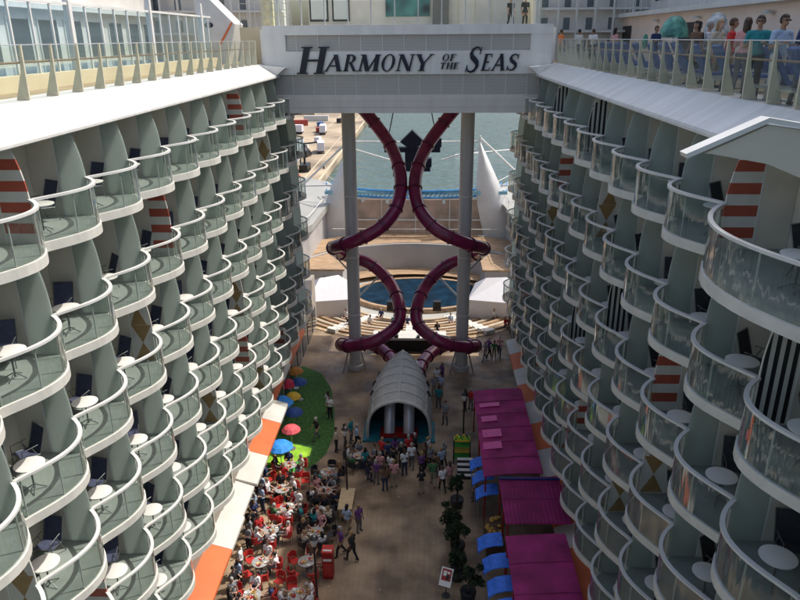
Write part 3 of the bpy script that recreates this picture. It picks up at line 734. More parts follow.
# magenta canopies
def canopy(x0, x1, ya, yb, zl, zh, label, sky=(), ribs=0, blue=False):
    root = empty('magenta_canopy', ((x0+x1)/2, (ya+yb)/2, 0)); tag(root, label, 'canopy', 'magenta canopies on the right of the promenade')
    ox, oy = (x0+x1)/2, (ya+yb)/2
    b = MB(); nx = 16; ny = max(8, int((yb-ya)*5)); top = []; bay = (yb-ya)/max(2, round((yb-ya)/1.6))
    for j in range(ny+1):
        for i in range(nx+1):
            t = i/nx; y = ya+(yb-ya)*j/ny
            sag = -.055*math.sin(PI*((y-ya) % bay)/bay)*math.sin(PI*t)+.018*noise.noise(Vector((x0+3*t, y*1.3, zl*7)))
            top.append((x0+(x1-x0)*t-ox, y-oy, zl+(zh-zl)*math.sin(t*PI/2)+sag))
    bot = [(p[0], p[1], p[2]-.05) for p in top]; q = nx+1; fs = []; o_ = len(top)
    for j in range(ny):
        for i in range(nx):
            f = (j*q+i, j*q+i+1, (j+1)*q+i+1, (j+1)*q+i); fs.append(f); fs.append(tuple(o_+k for k in f[::-1]))
    for i in range(nx): fs.append((i, o_+i, o_+i+1, i+1)); k = ny*q; fs.append((k+i+1, o_+k+i+1, o_+k+i, k+i))
    for j in range(ny): fs.append((j*q, (j+1)*q, o_+(j+1)*q, o_+j*q)); fs.append((j*q+nx, o_+j*q+nx, o_+(j+1)*q+nx, (j+1)*q+nx))
    b.add(top+bot, fs, mag_m); b.build('cover', parent=root, smooth=True)
    yy = ya+bay
    while yy < yb-.2:
        b = MB(); b.prism([(x0+(x1-x0)*i/10-ox, zl+(zh-zl)*math.sin(i/10*PI/2)+.022) for i in range(11)]+[(x0+(x1-x0)*i/10-ox, zl+(zh-zl)*math.sin(i/10*PI/2)+.001) for i in range(10, -1, -1)], yy-.02-oy, yy+.02-oy, mag_rib, axis='y'); b.build('seam', parent=root); yy += bay
    b = MB()
    for x in (x0+.12, ):
        for y in (ya+.15, (ya+yb)/2, yb-.15): b.tube([(x-ox, y-oy, 0), (x-ox, y-oy, zl-.07)], .045, 8, dark_red)
    b.build('post', parent=root)
    def zz(x): return zl+(zh-zl)*math.sin((x-x0)/(x1-x0)*PI/2)
    for (xa, xb, y0, y1) in sky:
        b = MB(); q = [(xa+(xb-xa)*i/4, zz(xa+(xb-xa)*i/4)) for i in range(5)]
        b.prism([(p[0]-ox, p[1]+.03) for p in q]+[(p[0]-ox, p[1]+.004) for p in q[::-1]], y0-oy, y1-oy, mag_l, axis='y'); b.build('skylight', parent=root)
    if ribs:
        b = MB()
        for k in range(ribs):
            xk = x0+(x1-x0)*(k+.5)/ribs; b.box(xk-ox-.02, xk-ox+.02, ya-oy+.05, yb-oy-.35, zz(xk)-.02, zz(xk)+.045, mag_rib)
        b.build('rib', parent=root)
    if blue:
        b = MB(); b.box(x0-ox-.02, x1-ox, yb-oy-.30, yb-oy-.16, zh+.01, zh+.07, dkblue); b.build('trim', parent=root)
    return root
canopy(3.02, 6.05, 30.3, 39.5, 2.9, 3.15, 'long magenta canopy with four pale skylights, farthest of the three', [(3.3, 4.5, 37.3, 37.75), (3.3, 4.2, 35.6, 36.2), (3.25, 4.3, 33.9, 34.7), (3.2, 4.2, 32.7, 33.4)])
canopy(3.72, 6.75, 26.3, 29.9, 3.15, 3.2, 'raised ribbed magenta canopy with a dark blue trim, middle one of three', ribs=16, blue=True)
canopy(3.62, 6.3, 20.3, 25.6, 3.0, 3.2, 'plain magenta canopy nearest the viewer at the lower right')
# dark storefront under the middle canopy with warm goods
root = empty('food_counter', (3.6, 28.5, 0)); tag(root, 'dark food counter with baskets of yellow snacks below the middle magenta canopy', 'counter')
b = MB(); b.box(-.55, .3, -1.0, 1.0, 0, 1.0, mat('counter_brown', (.09, .05, .025), .6)); b.build('counter', parent=root)
b = MB()
for i in range(26):
    x, y = random.uniform(-.5, .22), random.uniform(-.95, .95)
    b.lathe([(0, 0), (.09, 0), (.11, .08), (.05, .12), (0, .13)], (x, y, 1.005), 8, mat('snack_ochre', (.45, .25, .05), .7, var=.4, scale=20))
b.build('snacks', parent=root)
# blue awnings
def blue_awning(x, y, lab, first=[None]):
    if first[0] is None:
        root = empty('blue_awning', (0, 0, 0)); b = MB()
        prof = [(-.62, 1.55), (-.3, 1.80), (.1, 1.92), (.5, 1.95), (.5, 1.90), (.1, 1.87), (-.3, 1.75), (-.62, 1.50)]
        b.prism(prof, -.46, .46, blue_m, axis='y'); b.build('cover', parent=root)
        b = MB(); b.box(-.64, -.61, -.46, .46, 1.35, 1.56, blue_m); b.build('valance', parent=root)
        b = MB(); b.tube([(-.5, -.4, 0), (-.5, -.4, 1.6)], .02, 6, steel); b.tube([(-.5, .4, 0), (-.5, .4, 1.6)], .02, 6, steel); b.build('poles', parent=root)
        first[0] = root; o = root
    else: o = copy_tree(first[0])
    o.location = (x, y, 0); tag(o, lab, 'awning', 'blue awnings beside the magenta canopies')
for i, (x, y) in enumerate(((3.15, 33.2), (3.2, 31.9), (3.3, 30.6), (3.15, 26.7), (3.3, 25.3), (3.4, 23.9), (3.4, 22.6))):
    blue_awning(x, y, 'small bright blue awning, %s from the far end beside the magenta canopies' % ORD[i])

# ------------------------------------------------------------------ play area parasols on the left
def parasol(x, y, rr, m, lab, hh=1.7):
    root = empty('parasol', (x, y, 0)); tag(root, lab, 'parasol', 'coloured parasols beside the turf')
    b = MB(); N = 10; prof = [(rr, hh-.32), (rr*.72, hh-.14), (rr*.38, hh-.03), (0, hh)]
    b.lathe(prof, (0, 0, 0), N, m); b.lathe([(rr, hh-.32), (rr, hh-.36), (rr*.7, hh-.18), (0, hh-.04)], (0, 0, 0), N, m); b.build('canopy', parent=root)
    b = MB(); b.tube([(0, 0, 0), (0, 0, hh-.03)], .025, 8, steel); b.lathe([(0, .06), (.22, .06), (.24, 0)], (0, 0, 0), 14, steel); b.build('pole', parent=root)
yel_m = mat('yellow_fabric', (.62, .40, .03), .7, var=.25, scale=3); pnk_m = mat('coral_fabric', (.70, .10, .12), .7, var=.2, scale=3); skyb = mat('azure_fabric', (.03, .28, .80), .7, var=.2, scale=3); redf = mat('crimson_fabric', (.50, .01, .05), .7, var=.2, scale=3); orf = mat('amber_fabric', (.48, .20, .03), .7, var=.2, scale=3); dkb = mat('deep_blue_fabric', (.02, .07, .28), .7, var=.2, scale=3)
parasol(-9.5, 45.0, .62, orf, 'amber parasol, farthest of those beside the left shop front')
parasol(-9.75, 43.0, .70, redf, 'crimson parasol beside the left balconies, just before the amber one')
parasol(-8.9, 43.3, .58, dkb, 'dark blue parasol beside the crimson one on the turf')
parasol(-9.7, 40.4, .95, skyb, 'large azure parasol tight against the lowest left balconies')
parasol(-8.95, 41.2, .55, yel_m, 'yellow parasol next to the large azure one')
parasol(-8.5, 39.1, .60, dkb, 'dark blue parasol by the end of the far white canopy')
parasol(-8.3, 37.0, .60, pnk_m, 'coral parasol beside the orange canopy on the left')
parasol(-8.6, 35.1, .78, skyb, 'azure parasol at the lime green play surface')

# ------------------------------------------------------------------ pillars and slides
for x, nm in ((-5.43, 'left'), (2.73, 'right')):
    root = empty('pillar', (x, 48.5, 0)); tag(root, 'tall grey pillar under the name bridge on the %s' % nm, 'pillar', 'grey pillars carrying the bridge')
    b = MB(); b.tube([(0, 0, 0), (0, 0, 19.65)], .47, 24, pillar_m); b.build('shaft', parent=root, smooth=True)
    b = MB(); b.lathe([(.62, 0), (.62, .35), (.5, .42)], (0, 0, 0), 24, pillar_m); b.build('base', parent=root, smooth=True)
    b = MB()
    for z in (4.5, 9.0, 13.5): b.lathe([(.472, z), (.50, z+.02), (.50, z+.10), (.472, z+.12)], (0, 0, 0), 24, beam_grey)
    b.build('collar', parent=root)
    for s in (-1, 1):
        b = MB(); b.tube([(s*.9, -.9, 0), (s*.25, -.2, 2.6)], .06, 8, steel); b.build('brace', parent=root)
SP = [(-5.58, 51.5, 20.21), (-4.32, 51.5, 18.82), (-2.71, 50.8, 16.78), (-1.65+(-.25), 49, 14.94), (-2.05, 47.3, 13.17), (-3.22, 46.3, 11.79), (-5.19, 46.3, 10.78), (-6.80, 48.3, 9.75),
      (-6.15, 50.5, 8.47), (-4.37, 51, 7.68), (-2.85, 50.3, 6.46), (-2.05, 48.6, 5.23), (-2.15, 47.4, 4.10), (-3.76, 46.6, 3.14), (-5.67, 47, 2.55), (-6.45, 48.6, 1.95), (-5.24, 50, 1.55), (-3.62, 49.4, 1.25), (-2.6, 47.8, 1.1), (-2.2, 46.0, 1.0), (-2.2, 44.5, .95)]
for sgn, nm in ((1, 'left'), (-1, 'right')):
    pts = crom([(p if sgn == 1 else (2*XC-p[0], p[1], p[2])) for p in SP], 7)
    root = empty('water_slide', (XC-sgn*3.0, 48.5, 0)); tag(root, 'winding dark purple tube slide coiling round the %s pillar' % nm, 'slide', 'purple tube slides')
    off = root.location
    pl = [Vector(p)-off for p in pts]
    b = MB(); b.tube(pl, .46, 20, purple); b.build('tube', parent=root, smooth=True)
    for i in range(4, len(pl)-4, 5):
        dd = (pl[i+1]-pl[i-1]).normalized(); b = MB(); b.tube([pl[i]-dd*.05, pl[i]+dd*.05], .53, 20, purple_d); b.build('flange', parent=root, smooth=True)
    px = (-5.43 if sgn == 1 else 2.73)-off.x
    for i in (33, 52, 66, 84):
        b = MB(); b.tube([pl[i]+Vector((0, 0, -.45)), Vector((px, 48.5-off.y, pl[i].z-1.6))], .06, 8, steel); b.build('bracket', parent=root)

# ------------------------------------------------------------------ shell canopy over the slide exits
sx = -1.68
root = empty('shell_canopy', (sx, 42.5, 0)); tag(root, 'whitish ribbed boat shaped canopy with a pointed tip and open arched mouth', 'canopy')
b = MB(); NY = 22; NA = 20
def shell_pt(v, a, off=0.):
    # v 0 (mouth) .. 1 (pointed aft tip); a -1..1 around the arch
    y = -4.2+8.9*v
    hw = 2.08*(1-max(0, (v-.30)/.70)**2.1)*(1-.05*(1-v)**4)+off; hw = max(hw, .02)
    h = 2.85-.2*v+.18*math.sin(v*PI)+off
    h = h*(1-.55*max(0, (v-.8)/.2)**2) if v > .8 else h
    t = a*PI/2
    x = hw*math.copysign(abs(math.sin(t))**.85, t); z = h*max(0, math.cos(t))**.62
    z += .10*max(0, 1-abs(a)*5)                 # slight keel along the ridge
    lean = -.35*(1-v)*z/2.7
    return (x, y+lean, z)
vs = [shell_pt(j/NY, -1+2*i/NA) for j in range(NY+1) for i in range(NA+1)]
vi = [shell_pt(j/NY, -1+2*i/NA, -.06) for j in range(NY+1) for i in range(NA+1)]
fs = []; n1 = NA+1; off = len(vs)
for j in range(NY):
    for i in range(NA):
        q = (j*n1+i, j*n1+i+1, (j+1)*n1+i+1, (j+1)*n1+i); fs.append(q); fs.append(tuple(off+k for k in reversed(q)))
for i in range(NA): fs.append((i, off+i, off+i+1, i+1))
b.add(vs+vi, fs, shell_m); b.build('cover', parent=root, smooth=True)
b = MB()
for v in (0.0, .14, .27, .40, .53, .66, .78, .88):
    b.tube([shell_pt(v, -1+2*i/24, .03) for i in range(25)], .055 if v else .11, 8, shell_rib)
for j in range(1):
    b.tube([shell_pt(v/20, 0, .03) for v in range(21)], .05, 8, shell_rib)
for a in (-.62, .62, -.3, .3):
    b.tube([shell_pt(v/24, a, .015) for v in range(24)], .022, 6, shell_rib)
b.build('rib', parent=root, smooth=True)
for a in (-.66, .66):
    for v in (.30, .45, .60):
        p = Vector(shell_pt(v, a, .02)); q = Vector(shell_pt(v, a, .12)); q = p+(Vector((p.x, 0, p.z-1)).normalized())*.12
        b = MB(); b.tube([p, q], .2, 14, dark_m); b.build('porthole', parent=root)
b = MB(); b.lathe([(.22, -.2), (.14, .2), (.05, .6), (.0, .95)], (0, 4.6, 1.35), 10, shell_rib); b.build('finial', parent=root)
for x in (-.62, .62):
    b = MB(); b.tube([(x, -3.9, .30), (x, -3.5, 1.3), (x, -3.0, 1.9), (x*1.1, .5, 2.0), (x*1.4, 4.0, 1.3)], .36, 18, tube_grey); b.build('slide_exit', parent=root, smooth=True)
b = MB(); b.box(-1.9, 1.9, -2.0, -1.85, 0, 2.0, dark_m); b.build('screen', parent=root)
b = MB(); b.box(-2.3, 2.3, -4.6, -2.1, 0, .12, mat('teal_mat', (.02, .18, .22), .5, var=.3, scale=2)); b.box(-1.2, 1.2, -4.3, -3.2, .12, .35, dark_red); b.build('landing_mat', parent=root)

# ------------------------------------------------------------------ amphitheatre and stern
b = MB(); b.box(-20, 18, 53.0, 74, -3.2, -1.2, terrace_m); o = b.build('stern_deck'); tag(o, kind='structure')
root = empty('control_booth', (XC, 51.6, 0)); tag(root, 'low black booth with a white top ledge between the slides', 'booth')
b = MB(); b.box(-2.9, 2.9, 0, 1.2, 0, 1.05, dark_m); b.build('body', parent=root)
b = MB(); b.box(-3.0, 3.0, -.15, 1.4, 1.05, 1.25, roofwhite); b.build('ledge', parent=root)
b = MB(); b.box(-1.2, -.9, -.1, .2, 1.25, 1.45, black_p); b.box(.6, .85, -.1, .2, 1.25, 1.4, black_p); b.build('spotlight', parent=root)
root = empty('amphitheatre', (XC, 67.8, 0)); tag(root, 'curved tiers of tan wooden seating facing the dark round pool', 'seating')
b = MB()
for k in range(8):
    r0 = 7.0+.92*k; z = -1.0+.15*k; N = 40
    prof = [(r0, -1.19), (r0, z), (r0+.92, z), (r0+.92, -1.19)]
    b.lathe(prof, (0, 0, 0), N, seat_wood, arc=PI*1.0, a0=PI)
    b.lathe([(r0+.1, z+.003), (r0+.1, z+.16), (r0+.42, z+.16), (r0+.42, z+.003)], (0, 0, 0), N, wood_m if k % 2 else tan_m, arc=PI*.9, a0=PI*1.05)
b.build('tier', parent=root)
for a in (1.18, 1.34, 1.5, 1.66, 1.82):
    b = MB()
    for k in range(8):
        r0 = 7.0+.92*k; z = -1.0+.15*k
        for h in range(2):
            rr = r0+.46*h; c, s_ = math.cos(a*PI), math.sin(a*PI)
            P0 = Vector((c*rr, s_*rr, 0)); T = Vector((-s_, c, 0))*.45; Rr = Vector((c, s_, 0))*.45
            q = [P0-T, P0+T, P0+T+Rr, P0-T+Rr]; zt = z+.17*(h+1)+.006
            b.add([(v.x, v.y, z-.1) for v in q]+[(v.x, v.y, zt) for v in q], [(0, 1, 2, 3), (4, 5, 6, 7), (0, 1, 5, 4), (1, 2, 6, 5), (2, 3, 7, 6), (3, 0, 4, 7)], roofwhite)
    b.build('stair', parent=root)
root = empty('performance_pool', (XC+.65, 67.8, 0)); tag(root, 'large dark blue oval pool behind the purple slides', 'pool')
b = MB(); N = 48; b.prism([(6.6*math.cos(2*PI*k/N), 4.5*math.sin(2*PI*k/N)) for k in range(N)], -1.19, -.82, pool_m); b.build('water', parent=root)
b = MB(); b.lathe([(1, 0)], (0, 0, 0), 4, tan_m) if False else None
ring = [(6.6, 4.5), (7.0, 4.9)]
vs = []; fs = []
for k in range(N):
    a = 2*PI*k/N
    for (rx, ry), z in ((ring[0], -.74), (ring[1], -.74), (ring[0], -1.19), (ring[1], -1.19)): vs.append((rx*math.cos(a), ry*math.sin(a), z))
for k in range(N):
    k2 = (k+1) % N; fs += [(4*k, 4*k+1, 4*k2+1, 4*k2), (4*k+1, 4*k+3, 4*k2+3, 4*k2+1), (4*k, 4*k2, 4*k2+2, 4*k+2)]
b.add(vs, fs, wood_m); b.build('coping', parent=root)
# stage edge and curved back wall
root = empty('stage_back_wall', (XC, 62, 0)); tag(root, 'curved pale grey wall with wood decking on top behind the round pool', 'wall')
b = MB(); a0 = R(28); arc_ = R(124)
b.lathe([(13.8, -1.2), (13.8, 2.2), (14.1, 2.2), (14.1, -1.2)], (0, 0, 0), 40, greywall, arc=arc_, a0=a0); b.build('wall', parent=root, smooth=True)
b = MB(); b.lathe([(14.1, 2.25), (18.5, 2.3), (18.5, 2.0), (14.1, 2.0)], (0, 0, 0), 40, wood_m, arc=arc_, a0=a0); b.build('decking', parent=root)
b = MB(); b.lathe([(11.6, -.7), (13.79, -.66), (13.79, -1.1), (11.6, -1.1)], (0, 0, 0), 40, wood_m, arc=arc_, a0=a0); b.build('stage', parent=root)
# tan screens behind with white frame
root = empty('stage_screen', (XC, 80.2, 0)); tag(root, 'wide tan and pink panelled screen with white frames below the blue truss ring', 'screen')
b = MB(); b.box(-9.6, 9.6, 0, .4, 2.0, 6.3, mat('screen_tan', (.42, .34, .27), .6, var=.35, scale=.35, c2=(.5, .36, .30))); b.build('panel', parent=root)
b = MB()
for x in (-8, -4, 0, 4, 8): b.box(x-.06, x+.06, -.12, -.003, 2.0, 6.6, white)
for z in (3.9, 6.45): b.box(-9.6, 9.6, -.2, -.125, z-.09, z+.09, white)
b.build('frame', parent=root)
b = MB()
for k in range(60): b.box(-9.5+.32*k, -9.47+.32*k, -2.3, -2.27, 2.3, 3.3, tan_m)
b.box(-9.6, 9.6, -2.34, -2.24, 3.3, 3.36, white); b.build('railing', parent=root)
# blue truss ring with towers and sails
root = empty('truss_ring', (XC, 84, 0)); tag(root, 'blue curved lighting truss bridging between the two white sails', 'truss')
b = MB()
for z in (6.7, 7.5):
    for rr in (10.3, 11.0):
        b.tube([(rr*math.cos(t), rr*math.sin(t)*.45, z) for t in [PI+PI*i/30 for i in range(31)]], .09, 6, ring_blue)
for i in range(60):
    t = PI+PI*i/60; t2 = PI+PI*(i+1)/60
    b.tube([(10.3*math.cos(t), 10.3*math.sin(t)*.45, 6.7), (10.3*math.cos(t2), 10.3*math.sin(t2)*.45, 7.5)], .05, 4, ring_blue)
b.build('truss', parent=root)
b = MB()
for i in range(0, 31, 3):
    t = PI+PI*i/30; x, y = 10.6*math.cos(t), 10.6*math.sin(t)*.45; b.tube([(x, y, 6.0), (x, y, 6.7)], [.16, .2], 8, mat('lamp_pale', (.6, .7, .75), .4))
b.build('spotlight', parent=root)
b = MB(); b.box(-10.6, 10.6, -4.4, -4.3, 7.0, 7.4, mat('pale_blue_panel', (.25, .5, .62), .5, var=.3, scale=.8)); b.build('banner', parent=root)
for sgn, nm in ((-1, 'left'), (1, 'right')):
    root = empty('sail', (XC+sgn*9.0, 80, 0)); tag(root, 'tall curved white sail standing on the %s of the stern stage' % nm, 'sail', 'white sails at the stern')
    b = MB(); vs = []; fs = []
    prof = [(5.8, 1.6), (7.5, 1.5), (9.5, 1.0), (11.2, .55), (12.9, .08)]
    prof = [(1.2, 1.55), (3.5, 1.75), (5.8, 1.7)] + prof[1:]
    for (z, w) in prof:
        for k in range(7):
            u = -1+2*k/6; vs.append((-sgn*(13-z)*.02+w*u*1.0-sgn*(z-6)*.25, -.7*(1-u*u)-.02, z)); 
        for k in range(7):
            u = -1+2*k/6; vs.append((-sgn*(13-z)*.02+w*u*.97-sgn*(z-6)*.25, -.7*(1-u*u)+.1, z))
    for j in range(len(prof)-1):
        for k in range(6):
            o1 = j*14+k; o2 = (j+1)*14+k; fs += [(o1, o1+1, o2+1, o2), (o1+7, o2+7, o2+8, o1+8)]
        fs += [(j*14, (j+1)*14, (j+1)*14+7, j*14+7), (j*14+6, j*14+13, (j+1)*14+13, (j+1)*14+6)]
    b.add(vs, fs, sail_m); b.build('membrane', parent=root, smooth=True)
    b = MB(); b.tube([(0, .5, -1), (-sgn*1.7, .3, 13.6)], .14, 8, white); b.build('mast', parent=root)
    # A frame stays
    b = MB(); b.tube([(-sgn*1.7, .3, 13.4), (sgn*4.6, 1.5, 7.6)], .12, 8, white); b.tube([(-sgn*.6, .2, 8), (sgn*4.6, 1.5, 7.6)], .10, 8, white)
    b.tube([(sgn*4.6, 1.5, 7.6), (sgn*4.6, 1.5, -1)], .12, 8, white); b.build('stay', parent=root)
    b = MB(); b.tube([(-sgn*1.7, .3, 13.0), (-sgn*9.0, .3, 12.9)], .09, 8, white); b.tube([(-sgn*1.6, .3, 12.2), (-sgn*6.0, .3, 10.9)], .09, 8, white); b.build('boom', parent=root)
# stern wings
for sgn, nm, x0, x1 in ((-1, 'left', -7.6, -17), (1, 'right', 8.6, 17)):
    root = empty('stern_wing', (XC, 64, 0)); tag(root, 'smooth pale grey stern terrace on the %s beyond the balconies' % nm, 'terrace')
    xi = sgn*10.6; xo = sgn*26
    b = MB(); N = 10
    inner = [(xi+sgn*1.0, 3.5), (xi, 6), (xi-sgn*.3, 14), (xi-sgn*1.0, 20), (xi-sgn*.4, 25), (xi+sgn*1.5, 29)]
    pol = [(xo, 3.5)] + inner + [(xi+sgn*5, 32), (xo, 32)]
    b.prism(pol, 5.2, 5.9, terrace_m); b.build('roof', parent=root)
    pol2 = [(xo, 3.8)] + [(x+sgn*.4, y+.2) for x, y in inner] + [(xi+sgn*5, 31), (xo, 31)]
    b = MB(); b.prism(pol2, -14, 5.2, greywall); b.build('wall', parent=root)
    b = MB(); b.tube([(x+sgn*.3, y, 6.8) for x, y in inner], .04, 6, white)
    for x, y in inner: b.tube([(x+sgn*.3, y, 5.9), (x+sgn*.3, y, 6.8)], .03, 6, white)
    b.build('railing', parent=root)
# side houses with brown flat roofs near the tents
for sgn, nm in ((-1, 'left'), (1, 'right')):
    root = empty('side_house', (XC+sgn*9.8, 68, 0)); tag(root, 'small grey house with a brown deck roof behind the %s white tent' % nm, 'house')
    b = MB(); b.box(-2.6, 2.6, -1.2, 4, -1.2, 1.9, greywall); b.build('wall', parent=root)
    b = MB(); b.box(-2.8, 2.8, -1.4, 4.2, 1.9, 2.1, wood_m); b.build('roof', parent=root)
    b = MB(); b.box(.6, 1.4, -1.24, -1.203, -.6, 1.3, window_m); b.build('door', parent=root)
# tents
for sgn, nm in ((-1, 'left'), (1, 'right')):
    root = empty('tent', (XC+sgn*7.9, 62, 0)); tag(root, 'white gabled marquee tent beside the %s end of the dark pool' % nm, 'tent', 'white tents beside the pool')
    b = MB(); w, dpt = 2.3, 2.4
    ridge = [(-.2, -.8), (.2, .8)]
    pts = [(-w, -dpt, 1.35), (w, -dpt, 1.35), (w, dpt, 1.35), (-w, dpt, 1.35), (-sgn*-1.6*0-.9, -.3, 2.9), (.9, .3, 2.9)]
    b.add(pts, [(0, 1, 5, 4), (1, 2, 5), (2, 3, 4, 5), (3, 0, 4)], tent_m); b.build('roof', parent=root)
    b = MB(); b.box(-w+.03, w-.03, -dpt+.03, -dpt+.06, -.9, 1.35, tent_m); b.box(-w+.03, -w+.06, -dpt+.06, dpt-.06, -.9, 1.35, tent_m); b.box(w-.06, w-.03, -dpt+.06, dpt-.06, -.9, 1.35, tent_m); b.build('wall', parent=root)
    b = MB()
    for x in (-w, w):
        for y in (-dpt, dpt): b.tube([(x, y, -1.2), (x, y, 1.35)], .05, 6, steel)
    b.build('pole', parent=root)
    root.rotation_euler = (0, 0, -sgn*R(12))
# loudspeakers and small dark kit standing on the seating
for x, y, z, lab in ((-3.3, 60.3, -.9, 'black loudspeaker box on the seating left of centre'), (-2.3, 60.2, -.9, 'black loudspeaker box just right of its twin on the seating'), (1.0, 60.4, -.9, 'small black box on the seating right of centre')):
    root = empty('loudspeaker', (x, y, z+1.1)); tag(root, lab, 'loudspeaker', 'black boxes on the seating')
    b = MB(); b.prism([(-.4, 0), (.4, 0), (.34, .9), (-.34, .9)], -.3, .3, black_p, axis='y'); b.build('cabinet', parent=root)
    b = MB(); b.tube([(0, -.301, .32), (0, -.33, .32)], .22, 16, dark_m); b.tube([(0, -.301, .7), (0, -.33, .7)], .1, 12, dark_m); b.build('cone', parent=root)
# hanging navy lighting rig
root = empty('lighting_rig', (XC+.1, 58, 15.0)); tag(root, 'dark navy lighting rig with a diamond top hanging between the slides', 'lighting rig')
b = MB(); b.prism([(-1.0, 1.05), (0, .35), (1.0, 1.05), (0, 2.0)], -.5, .5, navy_m, axis='y'); b.build('diamond_panel', parent=root)
b = MB(); b.box(-2.3, 2.3, -.4, .4, .2, .6, navy_m); b.box(-2.4, -1.5, -.3, .3, .6, 1.3, navy_m); b.box(1.5, 2.4, -.3, .3, .6, 1.3, navy_m); b.build('cross_beam', parent=root)
b = MB(); b.box(-.6, .6, -.5, .5, -1.0, .2, navy_m); b.box(-1.5, 1.5, -.5, .5, -1.35, -1.0, navy_m); b.box(-1.6, -1.1, -.4, .4, -1.8, -1.35, navy_m); b.box(1.1, 1.6, -.4, .4, -1.0, -.3, navy_m); b.build('stem', parent=root)
b = MB(); b.tube([(-2.0, 0, 1.3), (-1.2, 0, 5.0)], .05, 6, black_p); b.tube([(2.0, 0, 1.3), (1.2, 0, 5.0)], .05, 6, black_p); b.build('cable', parent=root)

HN = ['black', 'brown', 'grey', 'blond']
SH = ['white', 'black', 'navy', 'grey', 'white', 'black', 'red', 'pink', 'brown', 'pale blue', 'beige', 'teal', 'green', 'purple', 'white', 'grey']
usedlab = set(); CROWD = []
def uniq(fmt, pool):
    for _ in range(400):
        v = [random.choice(p) for p in pool]; s = fmt % tuple(v)
        if s not in usedlab: usedlab.add(s); return v, s
    return v, s
# ------------------------------------------------------------------ sea and quay
b = MB(); b.box(-3000, 3000, -500, 5000, -20, -16, sea_m); o = b.build('sea'); tag(o, kind='structure')
b = MB()
b.prism([(-30.5, 60), (-30.5, 420), (-34, 460), (-60, 900), (-400, 900), (-400, 60)], -15.95, -14.0, concrete); o = b.build('quay'); tag(o, kind='structure')
b = MB(); b.box(-31.2, -30.55, 60, 420, -13.99, -13.7, kerb_m); o = b.build('quay_kerb'); tag(o, kind='structure')
for k, x in enumerate((-36, -46)): 
    b = MB(); b.box(x, x+.4, 60, 440, -13.996, -13.99, kerb_m); o = b.build('road_marking'); tag(o, kind='structure')
def truck(x, y, rz, lab):
    root = empty('truck', (x, y, -14), rz); tag(root, lab, 'truck', 'trucks on the quay')
    b = MB(); b.box(-1.25, 1.25, -4, 3.4, 1.1, 3.9, tent_m); b.build('cargo_box', parent=root)
    b = MB(); b.prism([(3.5, .7), (5.6, .7), (5.6, 1.9), (5.1, 2.9), (3.5, 2.9)], -1.2, 1.2, tent_m, axis='x'); c = b.build('cab', parent=root)
    b = MB(); b.box(-1.05, 1.05, 5.36, 5.63, 1.75, 2.2, window_m); b.build('windscreen', parent=c)
    b = MB(); b.box(-1.1, 1.1, -4, 5.2, .7, 1.05, black_p); b.build('chassis', parent=root)
    for yy in (-3, -1.9, 4.4):
        for s in (-1, 1):
            b = MB(); b.tube([(s*.85, yy, .5), (s*1.2, yy, .5)], .5, 14, black_p); b.build('wheel', parent=root)
truck(-44.5, 300, R(4), 'white box truck parked farther along the quay'); truck(-38.0, 249, R(8), 'white box truck nearer on the quay behind the left pillar')
truck(-57, 300, R(80), 'white box truck standing crosswise at the far quay end')
root = empty('gangway_tower', (-42.0, 215, -14), R(5)); tag(root, 'long grey covered gangway shed on the quay beyond the left balconies', 'gangway shed')
b = MB(); b.box(-2.2, 2.2, -22, 22, 2.5, 6.0, mat('shed_grey', (.42, .45, .48), .4, .2, var=.12, scale=.3)); b.build('shed', parent=root)
b = MB(); b.prism([(-2.4, 6.0), (2.4, 6.0), (0, 6.9)], -22.2, 22.2, mat('shed_roof', (.5, .53, .56), .35, .3, var=.1, scale=.3), axis='y'); b.build('roof', parent=root)
b = MB()
for y in (-20, -7, 7, 20):
    for x in (-2, 2): b.box(x-.2, x+.2, y-.2, y+.2, 0, 2.5, black_p)
b.build('leg', parent=root)
root = empty('dock_crane', (-37.5, 212, -14)); tag(root, 'black mobile crane with spread arms on the quay', 'crane')
b = MB(); b.box(-1.3, 1.3, -3, 3, .8, 2.2, black_p); b.build('body', parent=root)
b = MB(); b.tube([(0, 0, 2.2), (0, 0, 8.5)], .35, 8, black_p); b.build('mast', parent=root)
b = MB(); b.tube([(-4.5, 0, 9.5), (0, 0, 8.2), (4, 1, 8.6)], .25, 8, black_p); b.tube([(0, 0, 8.2), (2.5, 0, 5.0)], .15, 8, black_p); b.build('arm', parent=root)
for s in (-1, 1):
    for y in (-2, 0, 2): b = MB(); b.tube([(s*1.0, y, .5), (s*1.4, y, .5)], .5, 12, dark_m); b.build('wheel', parent=root)
cols_c = [mat('container_red', (.4, .06, .04), .5), mat('container_blue', (.05, .12, .3), .5), mat('container_tan', (.5, .4, .25), .5), mat('container_white', (.6, .6, .58), .5)]
for i, (x, y, c, lab) in enumerate(((-62, 330, 0, 'red shipping container on the far quay'), (-70, 318, 1, 'blue shipping container on the far quay'), (-78, 345, 2, 'tan shipping container on the far quay'), (-55, 350, 3, 'white shipping container on the far quay'),
                                   (-84, 300, 3, 'white shipping container at the far left of the quay'), (-66, 380, 2, 'tan shipping container, farthest on the quay'))):
    b = MB(); b.box(-6, 6, -1.25, 1.25, 0, 2.6, cols_c[c])
    for k in range(24): b.box(-5.9+.5*k, -5.65+.5*k, -1.31, -1.25, .15, 2.45, cols_c[c])
    b.box(6, 6.05, -1.1, 1.1, .1, 2.5, cols_c[c]); o = b.build('shipping_container'); o.location = (x, y, -14); o.rotation_euler = (0, 0, random.uniform(-.3, .3)); tag(o, lab, 'container', 'shipping containers on the quay')
root = empty('warehouse', (-70, 440, -14)); tag(root, 'long low tan warehouse at the far end of the quay', 'warehouse')
